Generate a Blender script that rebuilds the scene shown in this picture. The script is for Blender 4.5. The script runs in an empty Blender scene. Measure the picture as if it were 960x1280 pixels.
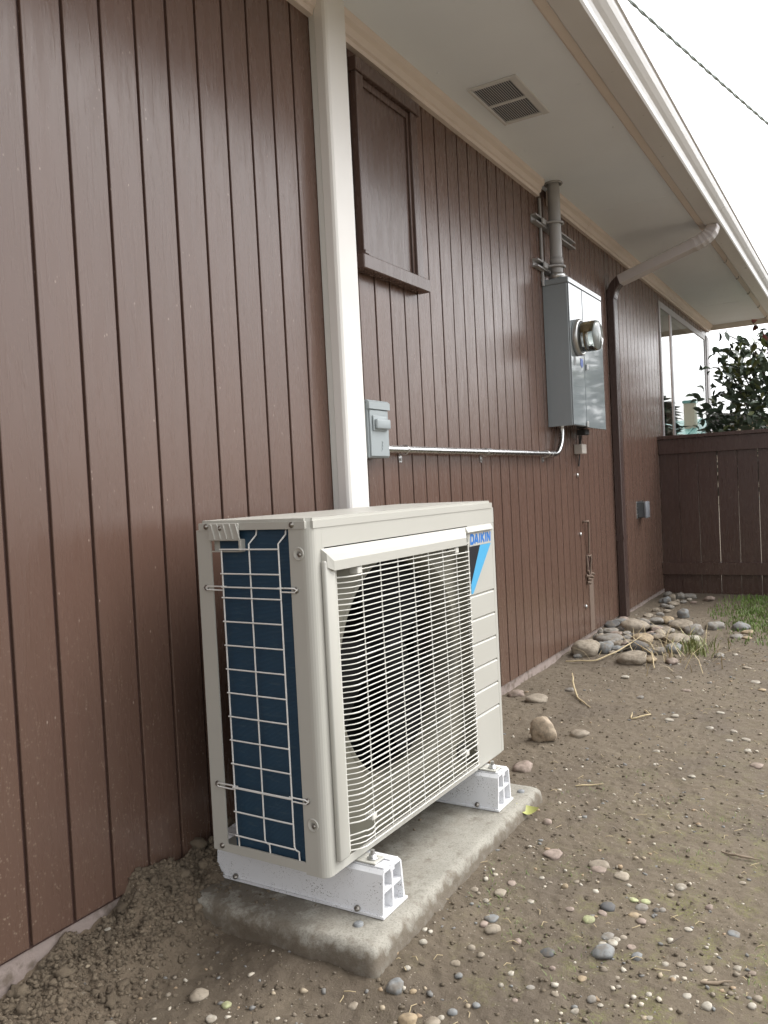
import bpy, bmesh, math, random
import numpy as np
from mathutils import Vector, Matrix

# ------------------------------------------------------------------ scene, camera, sky, sun, exposure
S = bpy.context.scene
C = S.collection
random.seed(7)
R = math.radians

cam_d = bpy.data.cameras.new('camera')
cam = bpy.data.objects.new('camera', cam_d)
C.objects.link(cam)
cam_d.sensor_fit = 'VERTICAL'
cam_d.sensor_height = 36.0
cam_d.lens = 1022.93 / 1280 * 36.0
cam_d.clip_start = 0.02
cam_d.clip_end = 500
rv = Vector((0.51170076, -0.85769424, -0.05022876))
uv = Vector((0.05142621, -0.02778152, 0.9982903))
fv = Vector((0.85762327, 0.51340898, -0.02989214))
M = Matrix((rv, uv, -fv)).transposed().to_4x4()
M.translation = (0, -1.42231, 1.03668)
cam.matrix_world = M
S.camera = cam

SUN_EL, SUN_AZ = R(54), R(132)      # elevation; heading the light comes from, measured from +Y towards +X
W = bpy.data.worlds.new('World')
S.world = W
W.use_nodes = True
nt = W.node_tree
nt.nodes.clear()
sky = nt.nodes.new('ShaderNodeTexSky')
sky.sky_type = 'NISHITA'
sky.sun_disc = False
sky.sun_elevation = SUN_EL
sky.sun_rotation = SUN_AZ
sky.altitude = 0
sky.air_density = 1.0
sky.dust_density = 3.0
sky.ozone_density = 1.0
hs = nt.nodes.new('ShaderNodeHueSaturation')
hs.inputs['Saturation'].default_value = 0.10
bg = nt.nodes.new('ShaderNodeBackground')
bg.inputs['Strength'].default_value = 0.15
wo = nt.nodes.new('ShaderNodeOutputWorld')
nt.links.new(sky.outputs[0], hs.inputs['Color'])
nt.links.new(hs.outputs[0], bg.inputs['Color'])
nt.links.new(bg.outputs[0], wo.inputs['Surface'])

sun_d = bpy.data.lights.new('sun', 'SUN')
sun_d.energy = 0.5
sun_d.angle = R(60)
sun_d.color = (1.0, 0.96, 0.90)
sun = bpy.data.objects.new('sun', sun_d)
C.objects.link(sun)
to_sun = Vector((math.cos(SUN_EL) * math.sin(SUN_AZ), math.cos(SUN_EL) * math.cos(SUN_AZ), math.sin(SUN_EL)))
sun.rotation_euler = (-to_sun).to_track_quat('-Z', 'Y').to_euler()
sun.location = (0, -6, 8)

S.view_settings.view_transform = 'Standard'
S.view_settings.look = 'None'
S.view_settings.gamma = 1.0
S.view_settings.use_curve_mapping = False
S.view_settings.exposure = 1.48
S.cycles.max_bounces = 8
S.cycles.diffuse_bounces = 4

# ------------------------------------------------------------------ helpers
class MB:
    def __init__(s):
        s.v = []; s.f = []; s.sm = []
    def add(s, vs, fs, smooth=False):
        o = len(s.v)
        s.v += [tuple(p) for p in vs]
        s.f += [tuple(i + o for i in f) for f in fs]
        s.sm += [smooth] * len(fs)
        return s
    def box(s, x0, x1, y0, y1, z0, z1, bev=0.0, seg=1):
        x0, x1 = min(x0, x1), max(x0, x1); y0, y1 = min(y0, y1), max(y0, y1); z0, z1 = min(z0, z1), max(z0, z1)
        if bev <= 0:
            v = [(x0,y0,z0),(x1,y0,z0),(x1,y1,z0),(x0,y1,z0),(x0,y0,z1),(x1,y0,z1),(x1,y1,z1),(x0,y1,z1)]
            return s.add(v, [(0,3,2,1),(4,5,6,7),(0,1,5,4),(1,2,6,5),(2,3,7,6),(3,0,4,7)])
        bm = bmesh.new()
        bmesh.ops.create_cube(bm, size=1)
        for q in bm.verts:
            q.co = Vector(((x0+x1)/2 + q.co.x*(x1-x0), (y0+y1)/2 + q.co.y*(y1-y0), (z0+z1)/2 + q.co.z*(z1-z0)))
        bmesh.ops.bevel(bm, geom=bm.edges[:], offset=bev, segments=seg, affect='EDGES', profile=0.5)
        return s.frombm(bm, seg > 1)
    def frombm(s, bm, smooth=False):
        bm.verts.index_update()
        s.add([q.co[:] for q in bm.verts], [[q.index for q in f.verts] for f in bm.faces], smooth)
        bm.free()
        return s
    def tube(s, path, r, n=8, caps=True, smooth=True):
        P = [Vector(p) for p in path]
        rr = r if isinstance(r, (list, tuple)) else [r] * len(P)
        rings = []
        prev = None
        for i, p in enumerate(P):
            d = (P[min(i+1, len(P)-1)] - P[max(i-1, 0)]).normalized()
            if prev is None:
                a = d.orthogonal().normalized()
            else:
                a = (prev - d * prev.dot(d)).normalized()
            prev = a
            b = d.cross(a)
            rings.append([p + (a * math.cos(2*math.pi*k/n) + b * math.sin(2*math.pi*k/n)) * rr[i] for k in range(n)])
        vs = [q for ring in rings for q in ring]
        fs = []
        for i in range(len(P)-1):
            for k in range(n):
                k2 = (k+1) % n
                fs.append((i*n+k, i*n+k2, (i+1)*n+k2, (i+1)*n+k))
        s.add(vs, fs, smooth)
        if caps:
            s.add(rings[0], [tuple(range(n-1, -1, -1))]); s.add(rings[-1], [tuple(range(n))])
        return s
    def prism(s, poly, ax, a0, a1, smooth=False):
        """polygon (list of 2-D points) extruded along axis 'x','y' or 'z'."""
        n = len(poly)
        def P(p, a):
            return {'x': (a, p[0], p[1]), 'y': (p[0], a, p[1]), 'z': (p[0], p[1], a)}[ax]
        vs = [P(p, a0) for p in poly] + [P(p, a1) for p in poly]
        s.add(vs, [(i, (i+1) % n, n+(i+1) % n, n+i) for i in range(n)], smooth)
        s.add([P(p, a0) for p in poly], [tuple(range(n-1, -1, -1))])
        s.add([P(p, a1) for p in poly], [tuple(range(n))])
        return s
    def lathe(s, prof, centre, axis, n=24, smooth=True):
        """profile [(radius, height)] spun about axis through centre."""
        ax = Vector(axis).normalized(); a = ax.orthogonal().normalized(); b = ax.cross(a); c = Vector(centre)
        vs = []
        for (r, h) in prof:
            for k in range(n):
                t = 2*math.pi*k/n
                vs.append(c + ax*h + (a*math.cos(t) + b*math.sin(t))*r)
        fs = [(i*n+k, i*n+(k+1) % n, (i+1)*n+(k+1) % n, (i+1)*n+k) for i in range(len(prof)-1) for k in range(n)]
        return s.add(vs, fs, smooth)
    def mesh(s, name, m):
        me = bpy.data.meshes.new(name)
        me.from_pydata(s.v, [], s.f)
        me.polygons.foreach_set('use_smooth', s.sm)
        bm = bmesh.new(); bm.from_mesh(me)
        bmesh.ops.recalc_face_normals(bm, faces=bm.faces[:])
        bm.to_mesh(me); bm.free()
        if m: me.materials.append(m)
        return me

def link(name, data, parent=None, loc=None):
    o = bpy.data.objects.new(name, data)
    C.objects.link(o)
    if parent: o.parent = parent
    if loc is not None: o.location = loc
    return o

def worldloc(o):
    p = Vector((0, 0, 0))
    while o is not None:
        p = p + o.location; o = o.parent
    return p

def part(name, mb, m, parent, local=False, label=None, kind=None):
    """child mesh; vertices in world coordinates unless local."""
    if not local:
        d = worldloc(parent)
        mb.v = [(x-d.x, y-d.y, z-d.z) for (x, y, z) in mb.v]
    o = link(name, mb.mesh(name, m), parent)
    if label: o['label'] = label
    if kind: o['kind'] = kind
    return o

def thing(name, label, cat, loc=(0,0,0), rz=0, group=None):
    o = link(name, None, None, loc)
    o.rotation_euler = (0, 0, rz)
    o['label'] = label; o['category'] = cat
    if group: o['group'] = group
    return o

def solo(name, mb, m, label, cat, loc=(0,0,0), group=None):
    l = Vector(loc)
    mb.v = [(x-l.x, y-l.y, z-l.z) for (x, y, z) in mb.v]
    o = link(name, mb.mesh(name, m), None, loc)
    o['label'] = label; o['category'] = cat
    if group: o['group'] = group
    return o

def struct(name, mb, m, kind='structure'):
    o = link(name, mb.mesh(name, m)); o['kind'] = kind
    return o

# ------------------------------------------------------------------ materials
class Nt:
    """tiny node-graph writer"""
    def __init__(s, name):
        s.m = bpy.data.materials.new(name); s.m.use_nodes = True
        s.t = s.m.node_tree; s.b = s.t.nodes['Principled BSDF']
        s.geo = s.t.nodes.new('ShaderNodeNewGeometry')
        s.pos = s.geo.outputs['Position']
    def n(s, typ, **kw):
        q = s.t.nodes.new(typ)
        for k, v in kw.items(): setattr(q, k, v)
        return q
    def L(s, a, b): s.t.links.new(a, b)
    def scaled(s, sc):
        q = s.n('ShaderNodeMapping'); q.inputs['Scale'].default_value = sc if hasattr(sc, '__len__') else (sc, sc, sc)
        s.L(s.pos, q.inputs['Vector']); return q.outputs[0]
    def noise(s, sc, detail=3, rough=0.55, dist=0.0):
        q = s.n('ShaderNodeTexNoise'); q.inputs['Scale'].default_value = 1
        q.inputs['Detail'].default_value = detail; q.inputs['Roughness'].default_value = rough; q.inputs['Distortion'].default_value = dist
        s.L(s.scaled(sc), q.inputs['Vector']); return q.outputs['Fac']
    def vor(s, sc, out='Distance', feature='F1'):
        q = s.n('ShaderNodeTexVoronoi', feature=feature); q.inputs['Scale'].default_value = 1
        s.L(s.scaled(sc), q.inputs['Vector']); return q.outputs[out]
    def ramp(s, fac, a, b, lo=0.0, hi=1.0):
        q = s.n('ShaderNodeMapRange'); q.inputs['From Min'].default_value = a; q.inputs['From Max'].default_value = b
        q.inputs['To Min'].default_value = lo; q.inputs['To Max'].default_value = hi
        s.L(fac, q.inputs['Value']); return q.outputs[0]
    def mul(s, a, b, op='MULTIPLY'):
        q = s.n('ShaderNodeMath', operation=op); q.use_clamp = (op in ('MULTIPLY',))
        for i, x in enumerate((a, b)):
            if isinstance(x, (int, float)): q.inputs[i].default_value = x
            else: s.L(x, q.inputs[i])
        return q.outputs[0]
    def mix(s, fac, a, b, blend='MIX'):
        q = s.n('ShaderNodeMix', data_type='RGBA', blend_type=blend)
        if isinstance(fac, (int, float)): q.inputs[0].default_value = fac
        else: s.L(fac, q.inputs[0])
        for i, x in ((6, a), (7, b)):
            if isinstance(x, (tuple, list)): q.inputs[i].default_value = (*x[:3], 1)
            else: s.L(x, q.inputs[i])
        return q.outputs[2]
    def z(s):
        q = s.n('ShaderNodeSeparateXYZ'); s.L(s.pos, q.inputs[0]); return q.outputs[2]
    def xyz(s):
        q = s.n('ShaderNodeSeparateXYZ'); s.L(s.pos, q.inputs[0]); return q.outputs
    def rnd(s):
        return s.n('ShaderNodeObjectInfo').outputs['Random']
    def bump(s, h, strength=0.3, dist=0.002):
        q = s.n('ShaderNodeBump'); q.inputs['Strength'].default_value = strength; q.inputs['Distance'].default_value = dist
        s.L(h, q.inputs['Height'])
        old = s.b.inputs['Normal'].links
        if old: s.L(old[0].from_socket, q.inputs['Normal'])
        s.L(q.outputs[0], s.b.inputs['Normal'])
    def col(s, c):
        if isinstance(c, (tuple, list)): s.b.inputs['Base Color'].default_value = (*c[:3], 1)
        else: s.L(c, s.b.inputs['Base Color'])
    def setv(s, **kw):
        for k, v in kw.items():
            i = s.b.inputs[k.replace('_', ' ')]
            if isinstance(v, (int, float)): i.default_value = v
            elif isinstance(v, (tuple, list)): i.default_value = v
            else: s.L(v, i)

def simple(name, c, rough=0.5, metal=0.0, var=0.12, sc=14.0, bump=0.0, bsc=300.0, spec=0.5):
    g = Nt(name)
    n = g.noise(sc, 4)
    lo = tuple(x*(1-var) for x in c); hi = tuple(min(1, x*(1+var)) for x in c)
    g.col(g.mix(n, lo, hi))
    g.setv(Roughness=g.ramp(g.noise(sc*2.3, 3), 0.3, 0.7, max(0.02, rough-0.06), rough+0.06), Metallic=metal)
    g.b.inputs['Specular IOR Level'].default_value = spec
    if bump: g.bump(g.noise(bsc, 3), bump, 0.001)
    return g.m

def mat_siding(name, c, dirt=True):
    g = Nt(name)
    rnd = g.rnd()
    big = g.noise((6, 6, 1.6), 4)
    col = g.mix(big, tuple(x*0.86 for x in c), tuple(x*1.16 for x in c))
    col = g.mix(g.ramp(rnd, 0, 1, 0, 0.35), col, tuple(x*0.8 for x in c))
    grain = g.noise((260, 260, 11), 4, 0.6, 0.6)
    if dirt:
        zz = g.z()
        splash = g.mul(g.ramp(zz, 0.95, 0.15, 0.0, 1.0), g.ramp(g.noise(5, 4), 0.35, 0.7, 0.25, 1.0))
        spk = g.ramp(g.vor(135), 0.34, 0.20, 0, 1)
        spk2 = g.mul(spk, g.ramp(g.noise(60, 2), 0.47, 0.58, 0, 1))
        col = g.mix(g.mul(spk2, g.ramp(splash, 0, 1, 0.0, 0.8)), col, (0.36, 0.28, 0.21))
        col = g.mix(g.mul(splash, 0.22), col, (0.12, 0.085, 0.055))
        chips = g.mul(g.ramp(g.vor((55, 55, 30)), 0.11, 0.06, 0, 1), g.ramp(g.noise(9, 2), 0.52, 0.6, 0, 1))
        col = g.mix(g.mul(chips, 0.6), col, (0.45, 0.36, 0.30))
    g.col(col)
    g.setv(Roughness=g.ramp(g.noise((40, 40, 6), 3), 0.3, 0.7, 0.22, 0.32))
    emb = g.ramp(g.noise((95, 95, 7.5), 2, 0.5, 0.8), 0.56, 0.66, 0, 1)
    g.bump(emb, 0.30, 0.0007)
    g.bump(grain, 0.15, 0.0008)
    g.bump(g.noise((14, 14, 3), 3), 0.05, 0.004)
    return g.m

def mat_soil():
    g = Nt('soil')
    a = g.noise(9, 6, 0.6); b = g.noise(120, 5, 0.65); d = g.noise(2.1, 4); xs0 = g.xyz()
    col = g.mix(a, (0.112, 0.088, 0.060), (0.190, 0.154, 0.108))
    col = g.mix(g.ramp(b, 0.35, 0.7, 0, 1), g.mix(0.28, col, (0.07, 0.052, 0.036)), col)
    col = g.mix(g.mul(g.ramp(d, 0.50, 0.66, 0, 1), 0.6), col, (0.078, 0.058, 0.040))
    padd = g.mul(g.ramp(xs0[1], -0.95, -0.55, 0, 1), g.ramp(xs0[0], 2.6, 2.0, 0, 1))
    col = g.mix(g.mul(padd, g.ramp(g.noise(4, 5, 0.6), 0.36, 0.60, 0.15, 0.62)), col, (0.075, 0.056, 0.038))      # damp patches
    xs = g.xyz()
    # moss films on the trodden yard, thicker towards the open side
    moss = g.mul(g.ramp(g.noise(11, 5, 0.65), 0.49, 0.61, 0, 1), g.mul(g.ramp(xs[1], -0.55, -1.0, 0, 1), g.ramp(xs[0], 2.9, 1.9, 0.25, 1)))
    moss = g.mul(moss, g.ramp(g.noise(150, 3), 0.40, 0.60, 0, 1))
    col = g.mix(g.mul(moss, 0.8), col, (0.165, 0.160, 0.060))
    turned = g.mul(g.ramp(xs[0], 1.9, 1.3, 0, 1), g.ramp(xs[1], -0.25, -0.08, 0, 1))       # freshly dug, drier heap by the wall
    col = g.mix(g.mul(turned, 0.45), col, (0.19, 0.14, 0.095))
    chips = g.ramp(g.vor(120), 0.20, 0.12, 0, 1)
    chips = g.mul(chips, g.ramp(g.noise(75, 2), 0.54, 0.60, 0, 1))
    col = g.mix(g.mul(chips, 0.8), col, (0.42, 0.37, 0.30))
    g.col(col)
    g.setv(Roughness=g.ramp(d, 0.52, 0.7, 0.92, 0.72))
    g.bump(g.noise(60, 6, 0.7), 0.5, 0.010)
    g.bump(g.noise(330, 4, 0.7), 0.6, 0.003)
    return g.m

def mat_concrete():
    g = Nt('concrete')
    a = g.noise(11, 6, 0.6); b = g.noise(260, 3, 0.6)
    col = g.mix(a, (0.21, 0.197, 0.165), (0.40, 0.385, 0.335))
    col = g.mix(g.mul(g.ramp(b, 0.5, 0.62, 0, 1), 0.45), col, (0.13, 0.115, 0.09))
    xs = g.xyz()
    soilmask = g.mul(g.ramp(g.mul(xs[2], g.ramp(g.noise(30, 4), 0.3, 0.7, -0.016, 0.016), 'ADD'), 0.144, 0.126, 0, 1), g.ramp(g.noise(45, 4), 0.25, 0.55, 0.6, 1))    # mud smeared up the sides
    col = g.mix(g.mul(soilmask, 0.85), col, (0.115, 0.09, 0.063))
    spill_shade = g.mul(g.ramp(g.noise((22, 22, 22), 5, 0.65), 0.40, 0.54, 0, 1), g.ramp(xs[1], -0.53, -0.27, 0.12, 1))   # soil spilled on top, deepened to paint the shade under the unit
    col = g.mix(g.mul(spill_shade, 0.75), col, (0.10, 0.077, 0.053))
    g.col(col); g.setv(Roughness=0.88)
    g.bump(g.noise(38, 5, 0.65), 0.35, 0.006); g.bump(b, 0.5, 0.0015)
    return g.m

def mat_foundation():
    g = Nt('foundation_concrete')
    a = g.noise(10, 5, 0.6)
    col = g.mix(a, (0.22, 0.17, 0.15), (0.36, 0.30, 0.27))
    col = g.mix(g.ramp(g.noise(30, 5), 0.5, 0.65, 0, 0.8), col, (0.13, 0.10, 0.075))
    g.col(col); g.setv(Roughness=0.9); g.bump(g.noise(120, 5), 0.5, 0.004)
    return g.m

def mat_block():
    g = Nt('white_speckled_plastic')
    sp = g.mul(g.ramp(g.vor(210), 0.27, 0.20, 0, 1), g.ramp(g.noise(26, 3), 0.48, 0.62, 0.0, 1))
    sp2 = g.mul(g.ramp(g.vor(340), 0.26, 0.18, 0, 1), g.ramp(g.noise(60, 2), 0.45, 0.6, 0, 1))
    col = g.mix(g.mul(sp, 0.9), (0.74, 0.745, 0.76), (0.10, 0.085, 0.07))
    col = g.mix(g.mul(sp2, 0.7), col, (0.16, 0.14, 0.12))
    g.col(col); g.setv(Roughness=0.42)
    return g.m

def mat_coil():
    g = Nt('coil_fins')
    w = g.n('ShaderNodeTexWave', wave_type='BANDS', bands_direction='Z'); w.inputs['Scale'].default_value = 1.0
    g.L(g.scaled((1, 1, 115)), w.inputs['Vector'])
    col = g.mix(w.outputs['Fac'], (0.013, 0.042, 0.078), (0.026, 0.070, 0.118))
    col = g.mix(g.mul(g.ramp(g.noise((30, 30, 160), 3), 0.56, 0.7, 0, 1), 0.5), col, (0.05, 0.09, 0.12))
    g.col(col); g.setv(Roughness=0.42, Metallic=0.15); g.bump(w.outputs['Fac'], 0.35, 0.0015)
    return g.m

def mat_glass(name='window_glass'):
    g = Nt(name)
    g.setv(Roughness=0.005, IOR=1.5)
    g.b.inputs['Transmission Weight'].default_value = 1.0
    g.col((0.93, 0.97, 0.95))
    return g.m

def mat_stone(name, c, var=0.2):
    g = Nt(name)
    a = g.noise(28, 5, 0.6); b = g.noise(150, 4, 0.6)
    col = g.mix(a, tuple(x*(1-var) for x in c), tuple(x*(1+var) for x in c))
    col = g.mix(g.ramp(g.rnd(), 0, 1, 0.0, 0.35), col, tuple(x*0.62 for x in c))
    col = g.mix(g.mul(g.ramp(b, 0.54, 0.66, 0, 1), 0.4), col, (0.12, 0.10, 0.08))
    col = g.mix(g.mul(g.ramp(g.noise(45, 4), 0.46, 0.62, 0, 1), 0.6), col, (0.145, 0.115, 0.080))
    g.col(col); g.setv(Roughness=0.78); g.bump(b, 0.35, 0.0018)
    return g.m

def mat_leaf(name, c, c2, rough=0.38):
    g = Nt(name)
    col = g.mix(g.ramp(g.noise(9, 3), 0.35, 0.65, 0, 1), c, c2)
    col = g.mix(g.ramp(g.n('ShaderNodeNewGeometry').outputs['Random Per Island'], 0, 1, 0, 0.55), col, tuple(x*0.6 for x in c))
    g.col(col); g.setv(Roughness=rough)
    g.b.inputs['Subsurface Weight'].default_value = 0.0
    return g.m

BROWN = (0.124, 0.073, 0.055)
m_siding = mat_siding('brown_siding_paint', BROWN)
m_groove = simple('groove_paint', (0.058, 0.028, 0.021), 0.6)
m_trimbrown = mat_siding('brown_trim_paint', (0.098, 0.062, 0.050), False)
m_fence = mat_siding('fence_paint', (0.066, 0.037, 0.031))
m_cream = simple('cream_trim_paint', (0.74, 0.64, 0.57), 0.45, var=0.05, sc=5)
m_duct = simple('line_cover_vinyl', (0.76, 0.735, 0.70), 0.42, var=0.03, sc=4)
m_ductb = simple('line_cover_base_vinyl', (0.70, 0.69, 0.65), 0.42, var=0.03, sc=4)
m_soffit = simple('soffit_paint', (0.85, 0.90, 0.96), 0.55, var=0.06, sc=2.2, bump=0.05, bsc=120)
m_fascia = simple('fascia_paint', (0.74, 0.66, 0.58), 0.5, var=0.05, sc=6)
m_gutter = simple('gutter_enamel', (0.66, 0.645, 0.63), 0.33, var=0.04, sc=6)
m_gap = simple('vent_dark', (0.11, 0.12, 0.14), 0.8)
m_vent = simple('vent_paint', (0.66, 0.66, 0.66), 0.5, var=0.05)
m_soil = mat_soil()
m_conc = mat_concrete()
m_found = mat_foundation()
m_unit = simple('cabinet_enamel', (0.445, 0.435, 0.392), 0.42, var=0.03, sc=5, bump=0.03, bsc=700)
m_unitin = simple('cabinet_inside', (0.165, 0.157, 0.122), 0.55, var=0.06)
m_grille = simple('grille_plastic', (0.62, 0.608, 0.56), 0.42, var=0.03)
m_wire = simple('guard_wire_coating', (0.72, 0.71, 0.68), 0.35, var=0.04)
m_coil = mat_coil()
m_black = simple('well_shade_black', (0.006, 0.006, 0.006), 0.6, spec=0.1)
m_fan = simple('fan_plastic', (0.008, 0.008, 0.008), 0.6, spec=0.12)
m_block = mat_block()
m_steel = simple('zinc_steel', (0.50, 0.50, 0.49), 0.33, metal=0.9, var=0.15, sc=60)
m_screw = simple('screw_steel', (0.30, 0.28, 0.25), 0.35, metal=0.9, var=0.2, sc=90)
m_emt = simple('galvanised_conduit', (0.62, 0.62, 0.62), 0.24, metal=1.0, var=0.08, sc=30)
m_boxg = simple('grey_enamel', (0.30, 0.335, 0.345), 0.40, var=0.05, sc=8)
m_panel = simple('panel_enamel', (0.235, 0.265, 0.28), 0.14, var=0.05, sc=6)
m_panel.node_tree.nodes['Principled BSDF'].inputs['Coat Weight'].default_value = 1.0
m_panel.node_tree.nodes['Principled BSDF'].inputs['Coat Roughness'].default_value = 0.06
m_mast = simple('mast_paint', (0.33, 0.32, 0.315), 0.5, var=0.12, sc=16)
m_down = mat_siding('downspout_brown', (0.066, 0.043, 0.038), False)
m_downl = simple('downspout_grey_brown', (0.50, 0.46, 0.45), 0.4, var=0.06, sc=10)
m_white = simple('dial_and_glint_white', (0.72, 0.72, 0.72), 0.4, var=0.04)
m_grey = simple('window_frame_paint', (0.34, 0.325, 0.33), 0.4, var=0.06)
m_tan = simple('window_frame_tan', (0.36, 0.25, 0.20), 0.5, var=0.08)
m_glass = mat_glass()
m_room = simple('room_paint', (0.12, 0.12, 0.115), 0.8)
m_logo = simple('logo_blue', (0.02, 0.16, 0.50), 0.35, var=0.02)
m_logo2 = simple('logo_light_blue', (0.07, 0.36, 0.62), 0.35, var=0.02)
m_black2 = simple('logo_black', (0.006, 0.006, 0.012), 0.35)
m_raw = simple('bare_weathered_wood', (0.15, 0.105, 0.078), 0.85, var=0.25, sc=30)
m_blue = simple('seal_blue', (0.03, 0.08, 0.34), 0.4)
m_lgrey = simple('label_grey', (0.22, 0.23, 0.235), 0.5)
m_wirebk = simple('cable_rubber', (0.02, 0.02, 0.02), 0.6)
m_brass = simple('meter_register', (0.42, 0.28, 0.13), 0.4, var=0.4, sc=60)
m_line = simple('service_drop_cable', (0.38, 0.44, 0.42), 0.5)  # sky glare painted into the cable as a lighter grey-green
m_roof = simple('roof_shingle', (0.09, 0.085, 0.08), 0.9, var=0.3, sc=30)
m_teal = simple('teal_metal_roof', (0.16, 0.34, 0.31), 0.4)
m_beige = simple('beige_stucco', (0.55, 0.47, 0.36), 0.8)
m_bark = simple('bark', (0.10, 0.08, 0.06), 0.9, var=0.3, sc=40)
m_dark = simple('dark_bracket', (0.05, 0.047, 0.038), 0.5)

# ------------------------------------------------------------------ ground
def hsh(ix, iy, seed):
    h = (ix.astype(np.int64) * 374761393 + iy.astype(np.int64) * 668265263 + seed * 1274126177) & 0xffffffff
    h = ((h ^ (h >> 13)) * 1274126177) & 0xffffffff
    return ((h ^ (h >> 16)) & 0xffff) / 65535.0
def vn(x, y, seed):
    ix = np.floor(x); iy = np.floor(y); fx = x - ix; fy = y - iy
    fx = fx*fx*(3-2*fx); fy = fy*fy*(3-2*fy)
    a = hsh(ix, iy, seed); b = hsh(ix+1, iy, seed); c = hsh(ix, iy+1, seed); d = hsh(ix+1, iy+1, seed)
    return (a*(1-fx)+b*fx)*(1-fy) + (c*(1-fx)+d*fx)*fy - 0.5
def fbm(x, y, f, o, seed, g=0.5):
    t = 0; a = 1
    for i in range(o):
        t = t + a*vn(x*f, y*f, seed+i); f *= 2.03; a *= g
    return t
def gz(x, y):
    x = np.asarray(x, float); y = np.asarray(y, float)
    z = 0.090 + 0.018*fbm(x, y, 1.6, 3, 1)
    near = np.exp(-np.maximum(0, np.hypot(np.maximum(0, np.abs(x-1.76)-0.45), np.maximum(0, np.abs(y+0.33)-0.23))/0.10)**2)
    z = z + 0.015*near
    heap = 0.085*np.exp(-(np.maximum(0, np.abs(x-1.42)-0.17)/0.16)**2) + 0.035*np.exp(-((x-1.02)/0.22)**2)
    wdt = 0.060 + 0.05*np.exp(-((x-1.15)/0.30)**2) + 0.02*fbm(x, y*0, 7, 2, 9)
    heap = heap*np.exp(-np.maximum(0, -y-0.03)**2/wdt**2)
    z = z + heap*(1 + 0.7*fbm(x, y, 17, 3, 21)) 
    rough = np.clip(heap/0.05, 0, 1) + 0.22
    z = z + rough*(0.016*fbm(x, y, 26, 4, 31, 0.62))
    z = z + 0.004*fbm(x, y, 60, 3, 41, 0.6)
    trench = np.exp(-((y+0.20)/0.10)**2)*np.exp(-(np.maximum(0, np.abs(x-1.05)-0.2)/0.12)**2)
    z = z - 0.015*trench
    pile = np.exp(-(np.maximum(0, np.abs(x-4.75)-0.55)/0.2)**2)*np.exp(-(np.maximum(0, np.abs(y+0.2)-0.18)/0.15)**2)
    z = z + 0.022*pile + 0.015*np.clip((x-4.5)/1.5, 0, 1)
    far = np.clip((np.hypot(x-3, y+1)-9)/10, 0, 1)
    z = z*(1-far) + 0.09*far
    padm = (np.abs(x-1.76) < 0.42) & (np.abs(y+0.325) < 0.20)
    return np.where(padm, np.minimum(z, 0.10), z)

def seq(*segs):
    out = []
    for a, b, st in segs:
        out += list(np.arange(a, b-1e-9, st))
    return np.array(out + [segs[-1][1]])
xs = seq((-90, -10, 20), (-10, 0, 2), (0, 0.7, 0.1), (0.7, 2.7, 0.006), (2.7, 4.6, 0.011), (4.6, 7.0, 0.022), (7, 10, 0.25), (10, 30, 2.5), (30, 120, 15))
ys = seq((-90, -10, 16), (-10, -2.4, 0.8), (-2.4, -1.55, 0.05), (-1.55, -0.9, 0.009), (-0.9, 0.03, 0.0066), (0.03, 0.3, 0.09), (0.3, 10, 1.5), (10, 90, 20))
GX, GY = np.meshgrid(xs, ys, indexing='ij')
GZ = gz(GX, GY)
nx, ny = GX.shape
me = bpy.data.meshes.new('ground')
co = np.stack([GX, GY, GZ], -1).reshape(-1, 3)
idx = np.arange(nx*ny).reshape(nx, ny)
fa = np.stack([idx[:-1, :-1], idx[1:, :-1], idx[1:, 1:], idx[:-1, 1:]], -1).reshape(-1, 4)
me.vertices.add(len(co)); me.vertices.foreach_set('co', co.ravel())
me.loops.add(fa.size); me.loops.foreach_set('vertex_index', fa.ravel().astype(np.int32))
me.polygons.add(len(fa)); me.polygons.foreach_set('loop_start', np.arange(0, fa.size, 4, dtype=np.int32))
me.polygons.foreach_set('loop_total', np.full(len(fa), 4, dtype=np.int32))
me.update(calc_edges=True); me.validate()
me.polygons.foreach_set('use_smooth', [True]*len(me.polygons))
me.materials.append(m_soil)
g = link('ground', me); g['kind'] = 'structure'

def G(x, y): return float(gz(np.array([x]), np.array([y]))[0])

# ------------------------------------------------------------------ house
house = thing('house', 'long house with brown grooved board siding and white eave', 'house', (0, 0, 0.09))
P4 = 0.1016
g0 = 0.9665
XE = 9.05                       # far corner of the wall
def siding_bottom(x): return 0.183 if x < 1.2 else (0.183-0.045*(x-1.2)/2.1 if x < 3.3 else 0.138)

w = MB()
w.box(-1.5, 1.6, 0.0074, 0.13, 0.176, 2.56); w.box(1.6, 6.75, 0.0075, 0.13, 0.134, 2.56); w.box(6.75, XE-0.002, 0.0076, 0.13, 0.13, 0.93); w.box(6.75, XE-0.002, 0.0077, 0.13, 2.41, 2.56)
part('wall', w, m_groove, house)
f = MB(); f.box(-1.5, XE-0.01, 0.0085, 0.2, -0.2, 0.175)
part('foundation', f, m_found, house)
r = MB()
r.box(-1.55, XE-0.003, 4.0, 4.1, 0.0, 2.53); r.box(-1.6, -1.5, 0.14, 4.0, 0.0, 2.53); r.box(XE-0.1, XE-0.004, 0.14, 4.0, 0.0, 2.53)
r.box(5.9, 6.0, 0.14, 4.0, 0.0, 2.53); r.box(6.0, XE-0.1, 0.14, 4.0, 0.25, 0.30)
part('inner_wall', r, m_room, house)

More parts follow.
